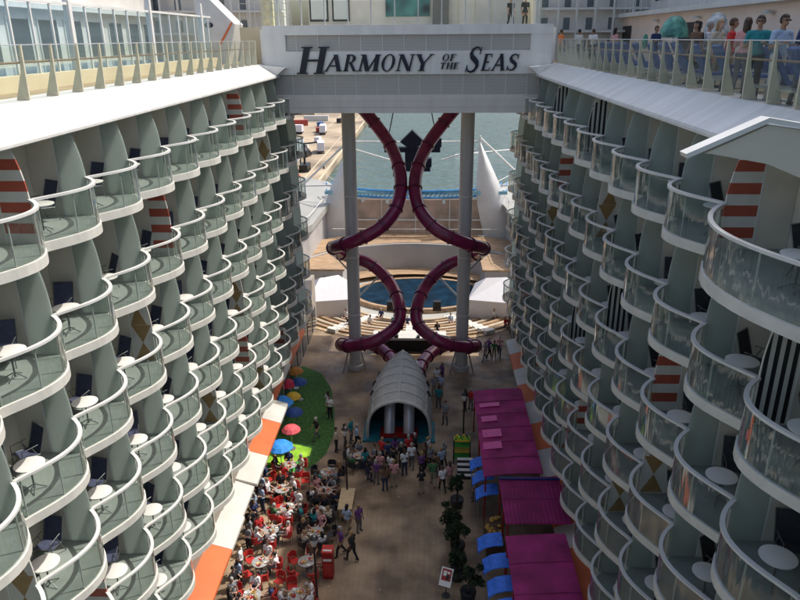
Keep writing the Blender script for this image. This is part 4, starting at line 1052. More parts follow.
b = MB(); b.box(-40, 22, 0, 30, 0, 9, tan_m); b.build('wall', parent=root)
b = MB(); b.prism([(-1, 9), (31, 9), (15, 13)], -41, 23, mat('warehouse_roof', (.35, .33, .3), .6), axis='x'); b.build('roof', parent=root)
for k in range(6): b = MB(); b.box(-36+9*k, -31+9*k, -.2, -.003, 0, 5, window_m); b.build('door', parent=root)
rq = random.Random(5)
for i in range(9):
    x, y = rq.uniform(-52, -36), 170+22*i+rq.uniform(-5, 5)
    root = empty('parked_van', (x, y, -14), rq.uniform(-.3, .3)); mv = (tent_m, cols_c[0], cols_c[1], black_p, cols_c[3])[i % 5]
    tag(root, 'small %s van, %s from the near end of the quay' % (('white', 'red', 'blue', 'black', 'pale')[i % 5], ORD[i]), 'van', 'vans parked on the quay')
    b = MB(); b.prism([(-2.4, .35), (2.2, .35), (2.4, 1.1), (1.5, 1.25), (1.0, 2.1), (-2.4, 2.15)], -.95, .95, mv, axis='x'); b.build('body', parent=root)
    b = MB(); b.prism([(1.04, 2.06), (1.52, 1.28), (1.50, 1.24), (1.0, 2.03)], -.85, .85, window_m, axis='x'); o = b.build('windscreen', parent=root); o.location = (0, .03, .02)
    for s_ in (-1, 1):
        for yy in (-1.5, 1.5): b = MB(); b.tube([(s_*.75, yy, .35), (s_*.97, yy, .35)], .35, 12, black_p); b.build('wheel', parent=root)
for i in range(7):
    b = MB(); b.lathe([(.35, 0), (.3, .1), (.22, .5), (.36, .62), (.3, .75), (0, .78)], (0, 0, 0), 12, black_p); o = b.build('bollard'); o.location = (-32.3, 120+32*i, -14); tag(o, 'black mooring bollard at the quay edge, %s from the near end' % ORD[i], 'bollard', 'mooring bollards')
for i in range(16):
    a = PI+rq.uniform(.18, .82)*PI; k = rq.randrange(8); r0 = 7.0+.92*k+.5; z = -1.0+.15*k+.165
    v, s_ = uniq('seated person, %s top, %s hair, %s tier, '+('left half' if math.cos(a) < 0 else 'right half')+' of the amphitheatre', (SH, HN, [ORD[k]]))
    CROWD.append((XC+r0*math.cos(a), 67.8+r0*math.sin(a), z-.38, a-PI/2+PI, v, s_))
# little mooring boat wake line: floating boom on the water
b = MB(); b.tube([(10, 255, -15.9), (22, 262, -15.85), (45, 275, -15.85), (75, 300, -15.9)], .35, 6, white); o = b.build('floating_boom'); tag(o, 'thin white floating boom lying on the sea beyond the right sail', 'boom')

# ------------------------------------------------------------------ street furniture
def lamp(x, y, h, lab):
    root = empty('lamp_post', (x, y, 0)); tag(root, lab, 'lamp post', 'black lamp posts')
    b = MB(); b.tube([(0, 0, 0), (0, 0, .3), (0, 0, .32), (0, 0, h)], [.12, .12, .055, .045], 10, black_p); b.build('pole', parent=root)
    b = MB(); b.lathe([(0, 0), (.1, .02), (.17, .2), (.15, .34), (.05, .46), (0, .5)], (0, 0, h), 14, mat('lamp_glass', (.5, .5, .46), .3)); b.build('lantern', parent=root)
    b = MB(); b.lathe([(.2, 0), (.1, .12), (0, .18)], (0, 0, h+.40), 14, black_p); b.build('cap', parent=root)
lamp(-4.25, 31.7, 4.3, 'black lamp post behind the wooden planter box'); lamp(-4.75, 24.0, 3.6, 'black lamp post nearest the viewer beside the dining tables'); lamp(2.3, 36.6, 3.8, 'black lamp post next to the green and yellow stall')
root = empty('planter_box', (-4.2, 30.9, 0)); tag(root, 'long tan wooden box on legs at the foot of a lamp post', 'planter')
b = MB(); b.box(-.32, .32, -.85, .85, .35, .85, mat('box_tan', (.42, .30, .17), .6, var=.15, scale=5)); b.box(-.38, .38, -.92, .92, .85, .92, mat('box_top', (.50, .38, .22), .5, var=.15, scale=6)); b.build('box', parent=root)
b = MB()
for x in (-.27, .27):
    for y in (-.78, .78): b.box(x-.05, x+.05, y-.05, y+.05, 0, .35, wood_m)
b.build('leg', parent=root)
root = empty('red_cabinet', (-4.55, 26.2, 0)); root.scale = (.78, .85, .85); tag(root, 'tall dark red cabinet with one white band near the front tables', 'cabinet')
b = MB(); b.box(-.32, .32, -.3, .3, 0, 1.75, dark_red); b.box(-.35, .35, -.33, .33, 1.75, 1.85, red_m); b.build('body', parent=root)
b = MB(); b.box(-.26, .26, -.325, -.303, 1.25, 1.40, tab_white); b.box(-.26, .26, -.2, -.08, 1.853, 1.862, tab_white); b.build('band', parent=root)
b = MB(); b.box(-.25, .25, -.32, -.303, .25, 1.1, red_m); b.build('door', parent=root)
# green and yellow stall
root = empty('stall', (2.2, 36.0, 0)); tag(root, 'small stall with green and yellow shelves by the far magenta canopy', 'stall')
b = MB()
for z, m in ((.35, green_l), (.75, yel_m), (1.15, green_l), (1.5, yel_m)): b.box(-.5, .5, -.3, .3, z, z+.08, m)
for x in (-.48, .48):
    for y in (-.28, .28): b.box(x-.03, x+.03, y-.03, y+.03, 0, 1.6, black_p)
b.build('shelf', parent=root)
for i in range(9): x, y = -.38+.095*i, (-.12, .12)[i % 2]; b = MB(); b.box(x-.06, x+.06, y-.09, y+.09, 1.582, 1.70+.03*(i % 3), (green_l, yel_m, lime_m, black_p)[i % 4]); b.build('box', parent=root)
root = empty('striped_stand', (2.35, 34.6, 0)); tag(root, 'low stand with black and white steps just before the green stall', 'stand')
b = MB()
for k in range(4): b.box(-.45, .45, -.5+.25*k, -.25+.25*k, 0, .2+.2*k, black_p); b.box(-.46, .46, -.5+.25*k, -.27+.25*k, .2+.2*k, .24+.2*k, tab_white)
b.build('steps', parent=root)
# trees and planters on the right of the promenade
def small_tree(x, y, h, rr, lab, seed, tall=1.0):
    rnd = random.Random(seed)
    h *= .8; rr *= .7
    root = empty('potted_tree', (x, y, 0)); tag(root, lab, 'tree', 'dark potted trees along the promenade')
    b = MB(); b.lathe([(0, .0), (.30, 0), (.38, .5), (.36, .55), (0, .5)], (0, 0, 0), 16, black_p); b.build('pot', parent=root)
    b = MB(); b.tube([(0, 0, .5), (.03, .02, h*.5), (0, 0, h*.8)], [.06, .05, .03], 8, trunk_m)
    for k in range(9):
        a = rnd.uniform(0, 6.28); z = h*rnd.uniform(.4, .75); b.tube([(0, 0, z), (rr*.6*math.cos(a), rr*.6*math.sin(a), z+.35)], [.025, .01], 5, trunk_m)
    b.build('trunk', parent=root)
    b = MB(); clumps = [(rnd.gauss(0, rr*.45), rnd.gauss(0, rr*.45), h*.72+rnd.gauss(0, rr*.5*tall)) for _ in range(20)]
    for c in clumps:
        cr = rr*rnd.uniform(.25, .45)
        for q in range(75):
            v = Vector((rnd.gauss(0, 1), rnd.gauss(0, 1), rnd.gauss(0, 1))).normalized()*cr*rnd.uniform(.5, 1.1); p = Vector(c)+v
            a = Vector((rnd.uniform(-1, 1), rnd.uniform(-1, 1), rnd.uniform(-1, 1))).normalized(); c2 = a.cross(Vector((rnd.uniform(-1, 1), rnd.uniform(-1, 1), .3))).normalized()
            s_ = rnd.uniform(.05, .09); b.add([p-a*s_, p+c2*s_*.5, p+a*s_, p-c2*s_*.5], [(0, 1, 2, 3)], leaf_m)
    b.build('crown', parent=root)
small_tree(1.75, 31.6, 2.6, .55, 'slim dark potted tree, farthest of those along the right', 1, 1.8)
small_tree(1.45, 29.3, 2.3, .75, 'bushy dark potted tree, second from the far end', 2)
small_tree(1.65, 28.0, 2.4, .75, 'bushy dark potted tree in the middle of the row', 3)
small_tree(1.55, 26.2, 2.0, .65, 'low dark potted tree just behind the tilted poster', 4)
small_tree(2.0, 24.9, 2.3, .7, 'dark potted tree to the right of the tilted poster', 5)
root = empty('poster_stand', (1.0, 25.1, 0), R(-20)); root.scale = (.78, .78, .85); tag(root, 'tilted white poster board with a red and dark emblem among the potted trees', 'sign')
b = MB(); b.tube([(0, 0, 0), (0, 0, 1.1)], .03, 8, black_p); b.lathe([(0, .04), (.24, .04), (.26, 0)], (0, 0, 0), 14, black_p); b.build('stand', parent=root)
def tilt(b, x0, x1, y0, y1, h0, m):  # board leaning back
    n = Vector((0, -math.sin(R(50)), math.cos(R(50)))); uu = Vector((0, math.cos(R(50)), math.sin(R(50)))); c = Vector((0, 0, 1.25))
    q = [Vector((x, 0, 0))+c+uu*y+n*h for h in (h0, h0+.008) for (x, y) in ((x0, y0), (x1, y0), (x1, y1), (x0, y1))]
    b.add(q, [(0, 1, 2, 3), (4, 5, 6, 7), (0, 1, 5, 4), (1, 2, 6, 5), (2, 3, 7, 6), (3, 0, 4, 7)], m)
b = MB(); tilt(b, -.36, .36, -.5, .5, 0, tab_white); b.build('board', parent=root)
b = MB(); tilt(b, -.28, .28, -.2, .42, .010, dark_red); tilt(b, -.2, .0, .05, .32, .020, tab_white); tilt(b, -.02, .18, -.12, .12, .020, black_p); tilt(b, .04, .2, .18, .3, .020, tab_white); b.build('emblem', parent=root)

# ------------------------------------------------------------------ people
def capsule(bm, p0, r0, p1, r1, n=12):
    p0 = Vector(p0); p1 = Vector(p1); d = p1-p0; L = max(d.length, 1e-4); d = d/L
    a = d.orthogonal().normalized(); c = d.cross(a); rings = []
    prof = [(-1, .02), (-.8, .6), (-.4, .92), (0, 1)]
    seq = [(p0+d*r0*s, r0*w) for s, w in prof]+[(p1-d*r1*s, r1*w) for s, w in prof[::-1]]
    for q, rr in seq: rings.append([bm.verts.new(q+(a*math.cos(2*PI*k/n)+c*math.sin(2*PI*k/n))*rr) for k in range(n)])
    for i in range(len(rings)-1):
        for k in range(n): bm.faces.new((rings[i][k], rings[i][(k+1) % n], rings[i+1][(k+1) % n], rings[i+1][k]))
    bm.faces.new(rings[0][::-1]); bm.faces.new(rings[-1])
def ellip(bm, c, r, n=14):
    rings = []
    for j in range(1, n):
        t = PI*j/n; rings.append([bm.verts.new((c[0]+r[0]*math.sin(t)*math.cos(2*PI*k/n), c[1]+r[1]*math.sin(t)*math.sin(2*PI*k/n), c[2]+r[2]*math.cos(t))) for k in range(n)])
    for i in range(len(rings)-1):
        for k in range(n): bm.faces.new((rings[i][k], rings[i+1][k], rings[i+1][(k+1) % n], rings[i][(k+1) % n]))
    bm.faces.new(rings[0]); bm.faces.new(rings[-1][::-1])
def person_proto(pose, female=False, voxel=.0125):
    """faces -Y. returns dict of meshes"""
    sit = pose.startswith('sit')
    H = .96 if female else 1.0
    hz = .53 if sit else .93
    dy = 0
    lean = {'stand': 0, 'walk': .03, 'hold': .0, 'lean': .10, 'sit': -.02, 'sit_table': .10, 'sit_back': -.08}[pose]
    def up_(z, y=0): return -lean*(z/.55)+y          # y offset as torso rises (towards -Y when leaning forward)
    hw = .085; sw = .165 if female else .19
    chest = (0, up_(.36), hz+.38); neck = (0, up_(.52)+.01, hz+.55); head = (0, up_(.62)-.02, hz+.70)
    S = []   # name, p0, r0, p1, r1
    S.append(('pelvis', (-.07, 0, hz), .105, (.07, 0, hz), .105))
    S.append(('torso', (0, 0, hz+.05), .12 if not female else .11, (0, up_(.2), hz+.2), .105 if not female else .09))
    S.append(('torso', (-.07, up_(.33), hz+.33), .105, (.07, up_(.33), hz+.33), .105))
    S.append(('torso', (-sw*.8, up_(.46), hz+.455), .062, (sw*.8, up_(.46), hz+.455), .062))
    S.append(('torso', (0, up_(.2), hz+.2), .1, (0, up_(.42), hz+.42), .1))
    if female: S += [('torso', (sgn*.075, up_(.34)-.085, hz+.34), .045, (sgn*.075, up_(.34)-.06, hz+.36), .055) for sgn in (-1, 1)]
    S.append(('neck', (0, up_(.46), hz+.46), .055, (neck[0], neck[1], neck[2]+.06), .05))
    hc = Vector(head)
    arms = {}; hands = []
    for s in (-1, 1):
        sh = Vector((s*sw, up_(.46), hz+.455))
        if pose == 'stand': el, wr = sh+Vector((s*.05, .02, -.28)), sh+Vector((s*.06, -.06, -.53))
        elif pose == 'walk': el, wr = sh+Vector((s*.05, s*.10, -.27)), sh+Vector((s*.06, s*.10-.12, -.49))
        elif pose == 'hold': el, wr = sh+Vector((s*.06, -.02, -.28)), sh+Vector((-s*.03, -.24, -.20))
        elif pose == 'lean': el, wr = sh+Vector((s*.08, -.10, -.24)), sh+Vector((s*-.02, -.32, -.30))
        elif pose == 'sit': el, wr = sh+Vector((s*.05, -.05, -.27)), sh+Vector((s*.0, -.28, -.36))
        elif pose == 'sit_table': el, wr = sh+Vector((s*.06, -.14, -.22)), sh+Vector((-s*.04, -.36, -.19))
        else: el, wr = sh+Vector((s*.10, -.02, -.26)), sh+Vector((s*.06, -.25, -.30))
        S.append(('uparm', sh, .052, el, .041)); S.append(('forearm', el, .040, wr, .027))
        hd = (wr-el).normalized(); hands.append((wr, hd, s))
    for s in (-1, 1):
        hp = Vector((s*hw, 0, hz-.02))
        if sit:
            kn = Vector((s*.11, -.43, hz-.01)); an = Vector((s*.12, -.42 if pose != 'sit_back' else -.52, .09))
        elif pose == 'walk': kn = Vector((s*.09, -.10-s*.12, .50)); an = Vector((s*.09, -.02-s*.26, .10 if s > 0 else .16))
        elif pose == 'hold': kn = Vector((s*.10, -.02, .50)); an = Vector((s*.12, .03, .09))
        else: kn = Vector((s*.11, -.03+s*.02, .50)); an = Vector((s*.13, .03+s*.03, .09))
        S.append(('thigh', hp, .088, kn, .058)); S.append(('shin', kn, .056, an, .040))
        S.append(('foot', an+Vector((0, .02, -.035)), .042, an+Vector((s*.02, -.15, -.055)), .032))
    bm = bmesh.new()
    for nm, a, ra, c, rc in S: capsule(bm, a, ra, c, rc)
    # head: skull, jaw, nose, brow, ears
    ellip(bm, hc+Vector((0, .012, .02)), (.076, .094, .10)); ellip(bm, hc+Vector((0, -.022, -.045)), (.056, .068, .068))
    capsule(bm, hc+Vector((0, -.083, .02)), .010, hc+Vector((0, -.105, -.022)), .015, 8)
    capsule(bm, hc+Vector((-.03, -.078, .028)), .012, hc+Vector((.03, -.078, .028)), .012, 8)
    capsule(bm, hc+Vector((-.02, -.086, -.055)), .009, hc+Vector((.02, -.086, -.055)), .009, 8)
    for s in (-1, 1): capsule(bm, hc+Vector((s*.078, .0, .012)), .012, hc+Vector((s*.078, -.004, -.02)), .010, 8)
    # hands
    for wr, hd, s in hands:
        side = Vector((1, 0, 0)) - hd*hd.x; side = side.normalized() if side.length > .2 else Vector((0, 1, 0)); nrm = hd.cross(side).normalized()
        if pose in ('stand', 'walk'): side = Vector((0, -1, 0)); side = (side-hd*hd.dot(side)).normalized(); nrm = hd.cross(side)*s
        if nrm.z > 0 and pose not in ('stand', 'walk'): nrm = -nrm
        for k in (-1, 0, 1): capsule(bm, wr+side*.013*k, .018, wr+hd*.075+side*.024*k, .015, 8)
        for k, ln in enumerate((.066, .078, .073, .056)):
            o = wr+hd*.082+side*(.033-.0225*k); m1 = o+hd*ln*.5+nrm*.008; e1 = m1+hd*ln*.42+nrm*ln*.38
            capsule(bm, o, .0105, m1, .0098, 8); capsule(bm, m1, .0098, e1, .0082, 8)
        o = wr+hd*.03+side*.03; capsule(bm, o, .014, o+hd*.04+side*.028+nrm*.012, .0105, 8)
    me = bpy.data.meshes.new('tmp'); bm.to_mesh(me); bm.free()
    ob = bpy.data.objects.new('tmp', me); col.objects.link(ob)
    md = ob.modifiers.new('r', 'REMESH'); md.mode = 'VOXEL'; md.voxel_size = voxel; md.use_smooth_shade = True
    sm = ob.modifiers.new('s', 'SMOOTH'); sm.factor = .5; sm.iterations = 2
    dg = bpy.context.evaluated_depsgraph_get(); body = bpy.data.meshes.new_from_object(ob.evaluated_get(dg)); body.name = 'person_body'
    bpy.data.objects.remove(ob); bpy.data.meshes.remove(me)
    body.materials.clear(); body.materials.append(skin_ms[0])
    # zones
    def zone(c):
        best = None; bd = 9
        if (c-hc).length < .135 and c.z > hc.z-.115: return 'head'
        for nm, a, ra, e, re in S:
            a = Vector(a); e = Vector(e); ab = e-a; t = max(0, min(1, (c-a).dot(ab)/max(ab.length_squared, 1e-6))); dd = (c-(a+ab*t)).length-(ra+(re-ra)*t)
            if dd < bd: bd = dd; best = (nm, t)
        for wr, hd, s in hands:
            if (c-wr).dot(hd) > .0 and (c-wr).length < .22: return 'hand'
        return best
    z = [zone(p.center) for p in body.polygons]
    def part(name, test, off, m):
        b2 = bmesh.new(); b2.from_mesh(body); b2.faces.ensure_lookup_table()
        rm = [f for i, f in enumerate(b2.faces) if not test(z[i], f.calc_center_median())]
        bmesh.ops.delete(b2, geom=rm, context='FACES')
        for v in b2.verts: v.co += v.normal*(off if not callable(off) else off(v.co))
        r = bmesh.ops.extrude_face_region(b2, geom=b2.faces[:]) if False else None
        mm = bpy.data.meshes.new(name); b2.to_mesh(mm); b2.free(); mm.materials.clear(); mm.materials.append(m)
        mm.polygons.foreach_set('use_smooth', [True]*len(mm.polygons)); return mm
    isn = lambda zz, *names: isinstance(zz, tuple) and zz[0] in names
    out = {'body': body}
    out['shirt'] = part('shirt', lambda q, c: (isn(q, 'torso') and c.z > hz+.02) or (isn(q, 'uparm') and q[1] < .75) or (isn(q, 'pelvis') and c.z > hz+.03), .012, shirt_ms['white'])
    out['trousers'] = part('trousers', lambda q, c: isn(q, 'pelvis', 'thigh') or isn(q, 'shin') or (isn(q, 'torso') and c.z < hz+.07), .010, trous_ms['black'])
    out['shorts'] = part('shorts', lambda q, c: isn(q, 'pelvis') or (isn(q, 'thigh') and q[1] < .82) or (isn(q, 'torso') and c.z < hz+.07), .014, trous_ms['black'])
    out['shoes'] = part('shoes', lambda q, c: isn(q, 'foot'), .006, shoe_m)
    out['hair'] = part('hair', lambda q, c: q == 'head' and ((c.z > hc.z+.055) or (c.y > hc.y+.0 and c.z > hc.z-.05)), lambda c: .016, hair_ms[0])
    if female:
        b3 = bmesh.new(); b3.from_mesh(out['hair'])
        capsule(b3, hc+Vector((0, .065, .03)), .07, hc+Vector((0, .10, -.19)), .045)
        capsule(b3, hc+Vector((.06, .03, .0)), .035, hc+Vector((.07, .05, -.18)), .02); capsule(b3, hc+Vector((-.06, .03, .0)), .035, hc+Vector((-.07, .05, -.18)), .02)
        b3.to_mesh(out['hair']); b3.free(); out['hair'].polygons.foreach_set('use_smooth', [True]*len(out['hair'].polygons))
    return out
PR = {}
def proto(pose, fem):
    k = (pose, fem)
    if k not in PR: PR[k] = person_proto(pose, fem)
    return PR[k]
def setm(o, m):
    for s in o.material_slots: s.link = 'OBJECT'; s.material = m
def person(x, y, z, rz, pose, shirt, trous, label, group, hair=None, skin=None, fem=None, scale=None, shorts=False):
    fem = random.random() < .45 if fem is None else fem
    p = proto(pose, fem); hi = random.choice((0, 0, 1, 1, 2, 3)) if hair is None else hair; si = random.choice((0, 0, 0, 1, 1, 2)) if skin is None else skin
    root = link('person', p['body']); setm(root, skin_ms[si]); root.location = (x, y, z); root.rotation_euler = (0, 0, rz); k = scale or random.uniform(.95, 1.04); root.scale = (k, k, k)
    for nm, key, m in (('shirt', 'shirt', shirt_ms[shirt]), ('trousers', 'shorts' if shorts else 'trousers', trous_ms[trous]), ('shoes', 'shoes', shoe_m), ('hair', 'hair', hair_ms[hi])):
        c = link(nm, p[key], root); setm(c, m)
        if nm == 'trousers' and shorts: c.name = 'shorts'
    tag(root, label, 'person', group); return root
HN = ['black', 'brown', 'grey', 'blond']
SH = ['white', 'black', 'navy', 'grey', 'white', 'black', 'red', 'pink', 'brown', 'pale blue', 'beige', 'teal', 'green', 'purple', 'white', 'grey']
# clusters of standing people on the promenade: (x, y), cluster phrase
CL = {
 'left of the shell mouth': [(-5.5, 36.8), (-5.0, 37.2), (-4.3, 37.3), (-4.7, 37.9)],
 'on the turf edge': [(-6.4, 40.7), (-6.9, 38.1), (-6.6, 41.4)],
 'in crowd left of shell mouth': [(-2.6, 35.7), (-2.2, 35.4), (-1.8, 35.9), (-1.4, 35.2), (-2.8, 33.5), (-2.25, 32.9), (-1.75, 33.3), (-2.6, 34.1), (-3.2, 33.8), (-2.0, 34.1), (-3.5, 34.6), (-1.85, 34.8)],
 'in crowd right of shell mouth': [(-1.0, 36.0), (-.6, 36.2), (-.2, 34.4), (-.2, 32.7), (.3, 35.0), (.6, 34.2), (1.1, 35.5), (1.0, 32.9), (1.4, 33.3), (-.8, 35.1), (.15, 35.9), (-1.2, 34.4), (0, 35.2), (.95, 34.8), (.45, 33.4)],
 'in the open group by the wooden box': [(-4.0, 29.2), (-3.4, 29.4), (-4.1, 27.6), (-3.5, 27.2)],
 'by the far magenta canopy': [(2.7, 42.0), (3.1, 42.2), (2.7, 32.2)],
 'under the right pillar foot': [(4.7, 50.1), (5.0, 50.6), (5.4, 50.2), (5.9, 50.9)],
 'along the right flank of the shell': [(.8, 45.3), (1.2, 46.1), (.6, 44.1), (1.1, 44.2), (.9, 42.4), (1.3, 40.2)],
}
for (x, y, z, rz, v, s_) in CROWD: person(x, y, z, rz, 'sit', v[0], 'navy', s_, 'spectators on the seating', hair=HN.index(v[1]))
for ph, pts in CL.items():
    for (x, y) in pts:
        for _ in range(1):
            v, s = uniq('person, %s top, %s trousers, %s hair, ' + ph, (SH, ['black', 'navy', 'black', 'khaki', 'grey'], HN))
        toward = math.atan2(37.5-y, -1.7-x) if 'shell' in ph else random.uniform(0, 6.28)
        person(x, y, 0, toward+PI/2+random.uniform(-.5, .5), random.choice(('stand', 'stand', 'hold', 'walk')), v[0], v[1], s, 'people standing on the promenade', hair=HN.index(v[2]))
# dining tables
def dchair(m):
    root = empty('dining_chair'); b = MB()
    b.prism([(-.22, .43), (.22, .43), (.22, .46), (-.22, .465)], -.22, .22, m, axis='x'); b.build('seat', parent=root)
    b = MB(); b.ribbon([(-.24, .02), (-.23, .17), (-.15, .25), (0, .27), (.15, .25), (.23, .17), (.24, .02)], .50, .84, .025, m); b.build('backrest', parent=root, smooth=True)
    for x in (-.19, .19):
        for y in (-.19, .19): b = MB(); b.tube([(x, y, .43), (x*1.15, y*1.15, 0)], .015, 6, chair_metal); b.build('leg', parent=root)
    return root
dred = dchair(red_m); ddark = dchair(mat('dark_chair_plastic', (.03, .03, .035), .5)); used[dred] = False; used[ddark] = False
def dtable():
    root = empty('dining_table'); b = MB(); b.lathe([(0, 0), (.40, 0), (.415, .02), (.40, .035), (0, .036)], (0, 0, .71), 28, mat('table_pale', (.36, .36, .35), .3, var=.25, scale=5)); b.build('tabletop', parent=root, smooth=True)
    b = MB(); b.tube([(0, 0, .02), (0, 0, .71)], .03, 8, chair_metal); b.lathe([(.28, 0), (.26, .03), (.03, .05)], (0, 0, 0), 18, chair_metal); b.build('pedestal', parent=root)
    b = MB()
    for k in range(11):
        a = random.uniform(0, 6.28); rr = random.uniform(.08, .32); b.lathe(random.choice(([(0, 0), (.05, 0), (.09, .02), (.09, .028)], [(0, 0), (.035, 0), (.035, .13), (0, .13)], [(0, 0), (.07, 0), (.11, .02), (.11, .028)])), (rr*math.cos(a), rr*math.sin(a), .748), 10, random.choice((red_m, tab_white, tab_white, yel_m)))
    b.build('tableware', parent=root); return root
dt = dtable(); used[dt] = False
DT = [(-7.9, 34.2, 'red'), (-7.9, 31.9, 'red'), (-7.3, 30.3, 'red'), (-7.8, 28.5, 'red'), (-7.8, 26.2, 'red'), (-7.7, 24.1, 'red'), (-5.6, 33.6, 'dark'), (-5.5, 31.8, 'dark'), (-5.6, 30.1, 'dark'), (-5.5, 28.4, 'dark'), (-5.6, 26.3, 'red'), (-5.7, 24.2, 'red'), (-3.9, 35.3, 'dark')]
for ti, (x, y, cc) in enumerate(DT):
    colp = 'left column' if ti < 6 else ('middle column' if ti < 12 else '')
    num = ORD[5-ti] if ti < 6 else ORD[11-ti] if ti < 12 else ''
    tp = ('%s table from front, %s' % (num, colp)) if colp else 'lone table nearest the shell'
    o = inst(dt); o.location = (x, y, 0); o.rotation_euler = (0, 0, random.uniform(0, 6)); tag(o, 'round pale dining table, ' + num + ' from the front in the ' + colp + ' of tables' if colp else 'round pale dining table, alone nearest the shell mouth', 'table', 'round dining tables on the promenade')
    n = 5 if cc == 'red' and ti < 6 else 5; a0 = random.uniform(0, 6.28)
    for k in range(n):
        a = a0+2*PI*k/n+random.uniform(-.12, .12); rr = .78+random.uniform(-.03, .08)
        cx, cy = x+rr*math.cos(a), y+rr*math.sin(a); face = math.atan2(y-cy, x-cx)+PI/2
        o = inst(dred if cc == 'red' else ddark); o.location = (cx, cy, 0); o.rotation_euler = (0, 0, face)
        pos = ['right', 'far right', 'far', 'far left', 'left', 'near left', 'near', 'near right'][int(((a % (2*PI))+PI/8)/(PI/4)) % 8]
        s = '%s chair on the %s side of the %s' % ('red plastic' if cc == 'red' else 'dark', pos, tp)
        if s in usedlab: s = s.replace('chair on', 'chair squeezed in on')
        usedlab.add(s); tag(o, s, 'chair', 'chairs round the dining tables')
        empty_seat = random.random() < .16
        if not empty_seat:
            v, s = uniq('seated person, %s top, %s hair, %s side, ' + tp, (SH if cc != 'red' else SH+['red', 'red', 'white'], HN, [pos]))
            person(cx+.02*math.cos(a), cy+.02*math.sin(a), -.02, face, random.choice(('sit', 'sit_table', 'sit_table', 'sit_back')), v[0], random.choice(('black', 'navy', 'khaki', 'grey')), s, 'people seated at the dining tables', hair=HN.index(v[1]))
# extra red chairs on the sunlit strip
for i, (x, y) in enumerate(((-8.75, 33.2), (-6.7, 25.3), (-6.8, 33.1))):
    o = inst(dred); o.location = (x, y, 0); o.rotation_euler = (0, 0, random.uniform(0, 6)); tag(o, 'loose empty red plastic chair, %s from the far end of the dining area' % ORD[i], 'chair', 'chairs round the dining tables')
# people along the left shop front
for i, (x, y) in enumerate([(-9.0, 32.9), (-9.0, 31.9), (-9.05, 31.3), (-8.75, 30.8), (-9.0, 30.1), (-8.85, 29.5), (-8.9, 28.9), (-8.8, 28.3), (-8.75, 27.7), (-8.7, 26.1), (-8.6, 25.3), (-8.65, 24.7), (-8.55, 24.1), (-8.5, 23.5)]):
    v, s = uniq('person, %s top, %s hair, against left shop front, '+ORD[i]+' from far end', (['black', 'white', 'navy', 'black', 'pale blue', 'grey'], HN))
    person(x, y, 0, random.uniform(0, 6.28), random.choice(('stand', 'hold')), v[0], random.choice(('black', 'navy', 'grey')), s, 'people along the left shop front', hair=HN.index(v[1]))
# people on the right upper deck
UP = [(8.0, 18.3, 'hold', 'teal', 'black', 'person in a teal shirt and sunglasses behind the right railing, second from right edge', 0, 1, False, -.5),
      (8.25, 17.65, 'hold', 'pale blue', 'white', 'person in a pale blue shirt holding a plate behind the right railing', 0, 1, False, .25),
      (8.4, 20.9, 'stand', 'red', 'navy', 'person in a red shirt standing among the loungers', 1, 1, False, 1.2),
      (8.5, 20.2, 'hold', 'pink', 'grey', 'person in a pink top standing just right of the red shirt', 1, 0, True, 2.5),
      (8.6, 24.2, 'stand', 'brown', 'black', 'person in a brown top with long black hair by the loungers', 0, 1, True, -1.2),
      (8.9, 24.9, 'stand', 'black', 'black', 'person in a black top beside the person in brown', 0, 1, True, 2.0),
      (9.3, 25.0, 'hold', 'white', 'grey', 'person in a white top behind the two dark haired people', 2, 0, False, 1.0),
      (8.7, 22.6, 'stand', 'beige', 'khaki', 'person in a beige top between the red shirt and the dark haired pair', 3, 0, True, .5),
      (10.2, 46.3, 'stand', 'white', 'black', 'person in a white shirt and black trousers near the far right railing', 1, 1, False, 2.6),
      (9.6, 47.6, 'hold', 'white', 'black', 'second person in a white shirt, standing left of his twin', 0, 1, False, -2.8),
      (8.6, 48.4, 'stand', 'orange', 'khaki', 'person in a bright orange top by the far end of the right railing', 1, 0, False, 2.0),
      (10.2, 41.0, 'stand', 'pink', 'navy', 'person in a pink top bending near the dark doorway', 0, 0, True, 2.0),
      (10.6, 35.0, 'hold', 'navy', 'navy', 'person in navy standing before the large round mural', 1, 1, False, .5),
      (8.35, 16.6, 'stand', 'navy', 'grey', 'person in navy at the right edge behind the railing', 1, 1, False, 2.0)]
for (x, y, pose, sh, tr, lab, hr, sk, fem, rz) in UP:
    o = person(x, y, 22.5, rz, pose, sh, tr, lab, 'people on the right upper deck', hr, sk, fem, 1.12)
    if 'person in a' in lab and 'blue' in lab or 'sunglasses' in lab:
        b = MB(); b.box(-.058, -.006, -.121, -.106, 1.620, 1.650, black_p); b.box(.006, .058, -.121, -.106, 1.620, 1.650, black_p); b.box(-.085, .085, -.111, -.103, 1.645, 1.652, black_p)
        b.box(-.088, -.080, -.105, .0, 1.641, 1.650, black_p); b.box(.080, .088, -.105, .0, 1.641, 1.650, black_p); b.build('sunglasses', parent=o)
# head gear / held things for the two near men
def held(parent_lab, *a): pass
b = MB(); b.lathe([(0, 0), (.08, 0), (.14, .015), (.14, .022)], (0, 0, 0), 20, tab_white); o = b.build('plate'); o.location = (8.13, 17.3, 22.5+1.30); tag(o, 'white plate held in front of the person in the pale blue shirt', 'plate')
# two people walking on the bridge
person(5.05, 46.5, 24.55, .3, 'walk', 'black', 'black', 'dark silhouetted person walking on top of the bridge, left one', 'people on top of the bridge', 0, 1, False)
person(5.95, 46.5, 24.55, .2, 'stand', 'black', 'black', 'dark silhouetted person standing on top of the bridge, right one', 'people on top of the bridge', 0, 1, False)
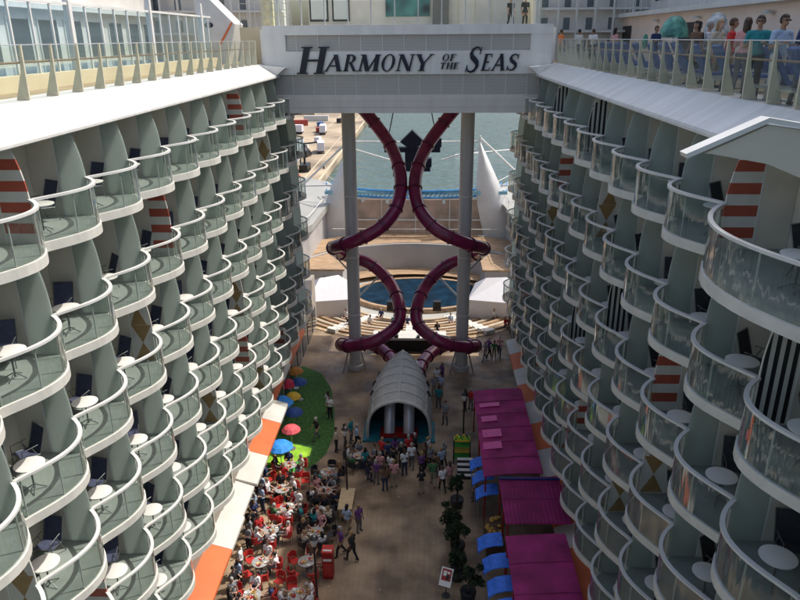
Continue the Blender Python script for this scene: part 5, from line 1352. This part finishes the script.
# parasols with round green and white domes on the right deck
dome_m = mat('dome_green', (.05, .20, .17), .5, var=.6, scale=3, c2=(.12, .34, .26))
for (x, y, rr, lab, m) in ((11.6, 35.6, .66, 'large green patterned parasol dome on the right upper deck', dome_m), (11.8, 31.0, .50, 'smaller white and blue patterned parasol on the right upper deck', mat('dome_pale', (.25, .38, .42), .5, var=.6, scale=3, c2=(.6, .6, .58)))):
    root = empty('deck_parasol', (x, y, 22.5)); tag(root, lab, 'parasol', 'patterned parasols on the right upper deck')
    b = MB(); b.lathe([(rr, 1.45), (rr*.95, 1.75), (rr*.75, 2.1), (rr*.4, 2.35), (0, 2.42)], (0, 0, 0), 20, m); b.build('canopy', parent=root, smooth=True)
    b = MB(); b.tube([(0, 0, 0), (0, 0, 2.4)], .035, 8, steel); b.build('pole', parent=root)

# ------------------------------------------------------------------ light and world
w = bpy.data.worlds.new('World'); scene.world = w; w.use_nodes = True
nt = w.node_tree; bg = nt.nodes['Background']; sky = nt.nodes.new('ShaderNodeTexSky'); sky.sky_type = 'NISHITA'; sky.sun_disc = False
sv = Vector((.615, .28, 1.0)).normalized(); el = math.asin(sv.z); az = math.atan2(sv.x, sv.y)
sky.sun_elevation = el; sky.sun_rotation = az; sky.air_density = 1.0; sky.dust_density = 4.0; sky.ozone_density = .4
nt.links.new(sky.outputs[0], bg.inputs[0]); bg.inputs[1].default_value = .125
L = bpy.data.lights.new('sun', 'SUN'); L.energy = 2.7; L.angle = R(.5); L.color = (1.0, .955, .88)
lo = bpy.data.objects.new('sun', L); col.objects.link(lo); lo.rotation_euler = (-sv).to_track_quat('-Z', 'Y').to_euler(); lo.location = (30, 10, 60)
scene.view_settings.view_transform = 'Standard'; scene.view_settings.look = 'None'; scene.view_settings.exposure = 0.66; scene.view_settings.gamma = 1
scene.render.engine = 'CYCLES'
scene.cycles.transparent_max_bounces = 16; scene.cycles.max_bounces = 8; scene.cycles.diffuse_bounces = 5
dups = {k: v for k, v in LAB.items() if v > 1}
print('objects', len(bpy.data.objects), 'dup labels', len(dups), list(dups)[:5], 'long', [k for k in LAB if len(k.split()) > 16][:5])
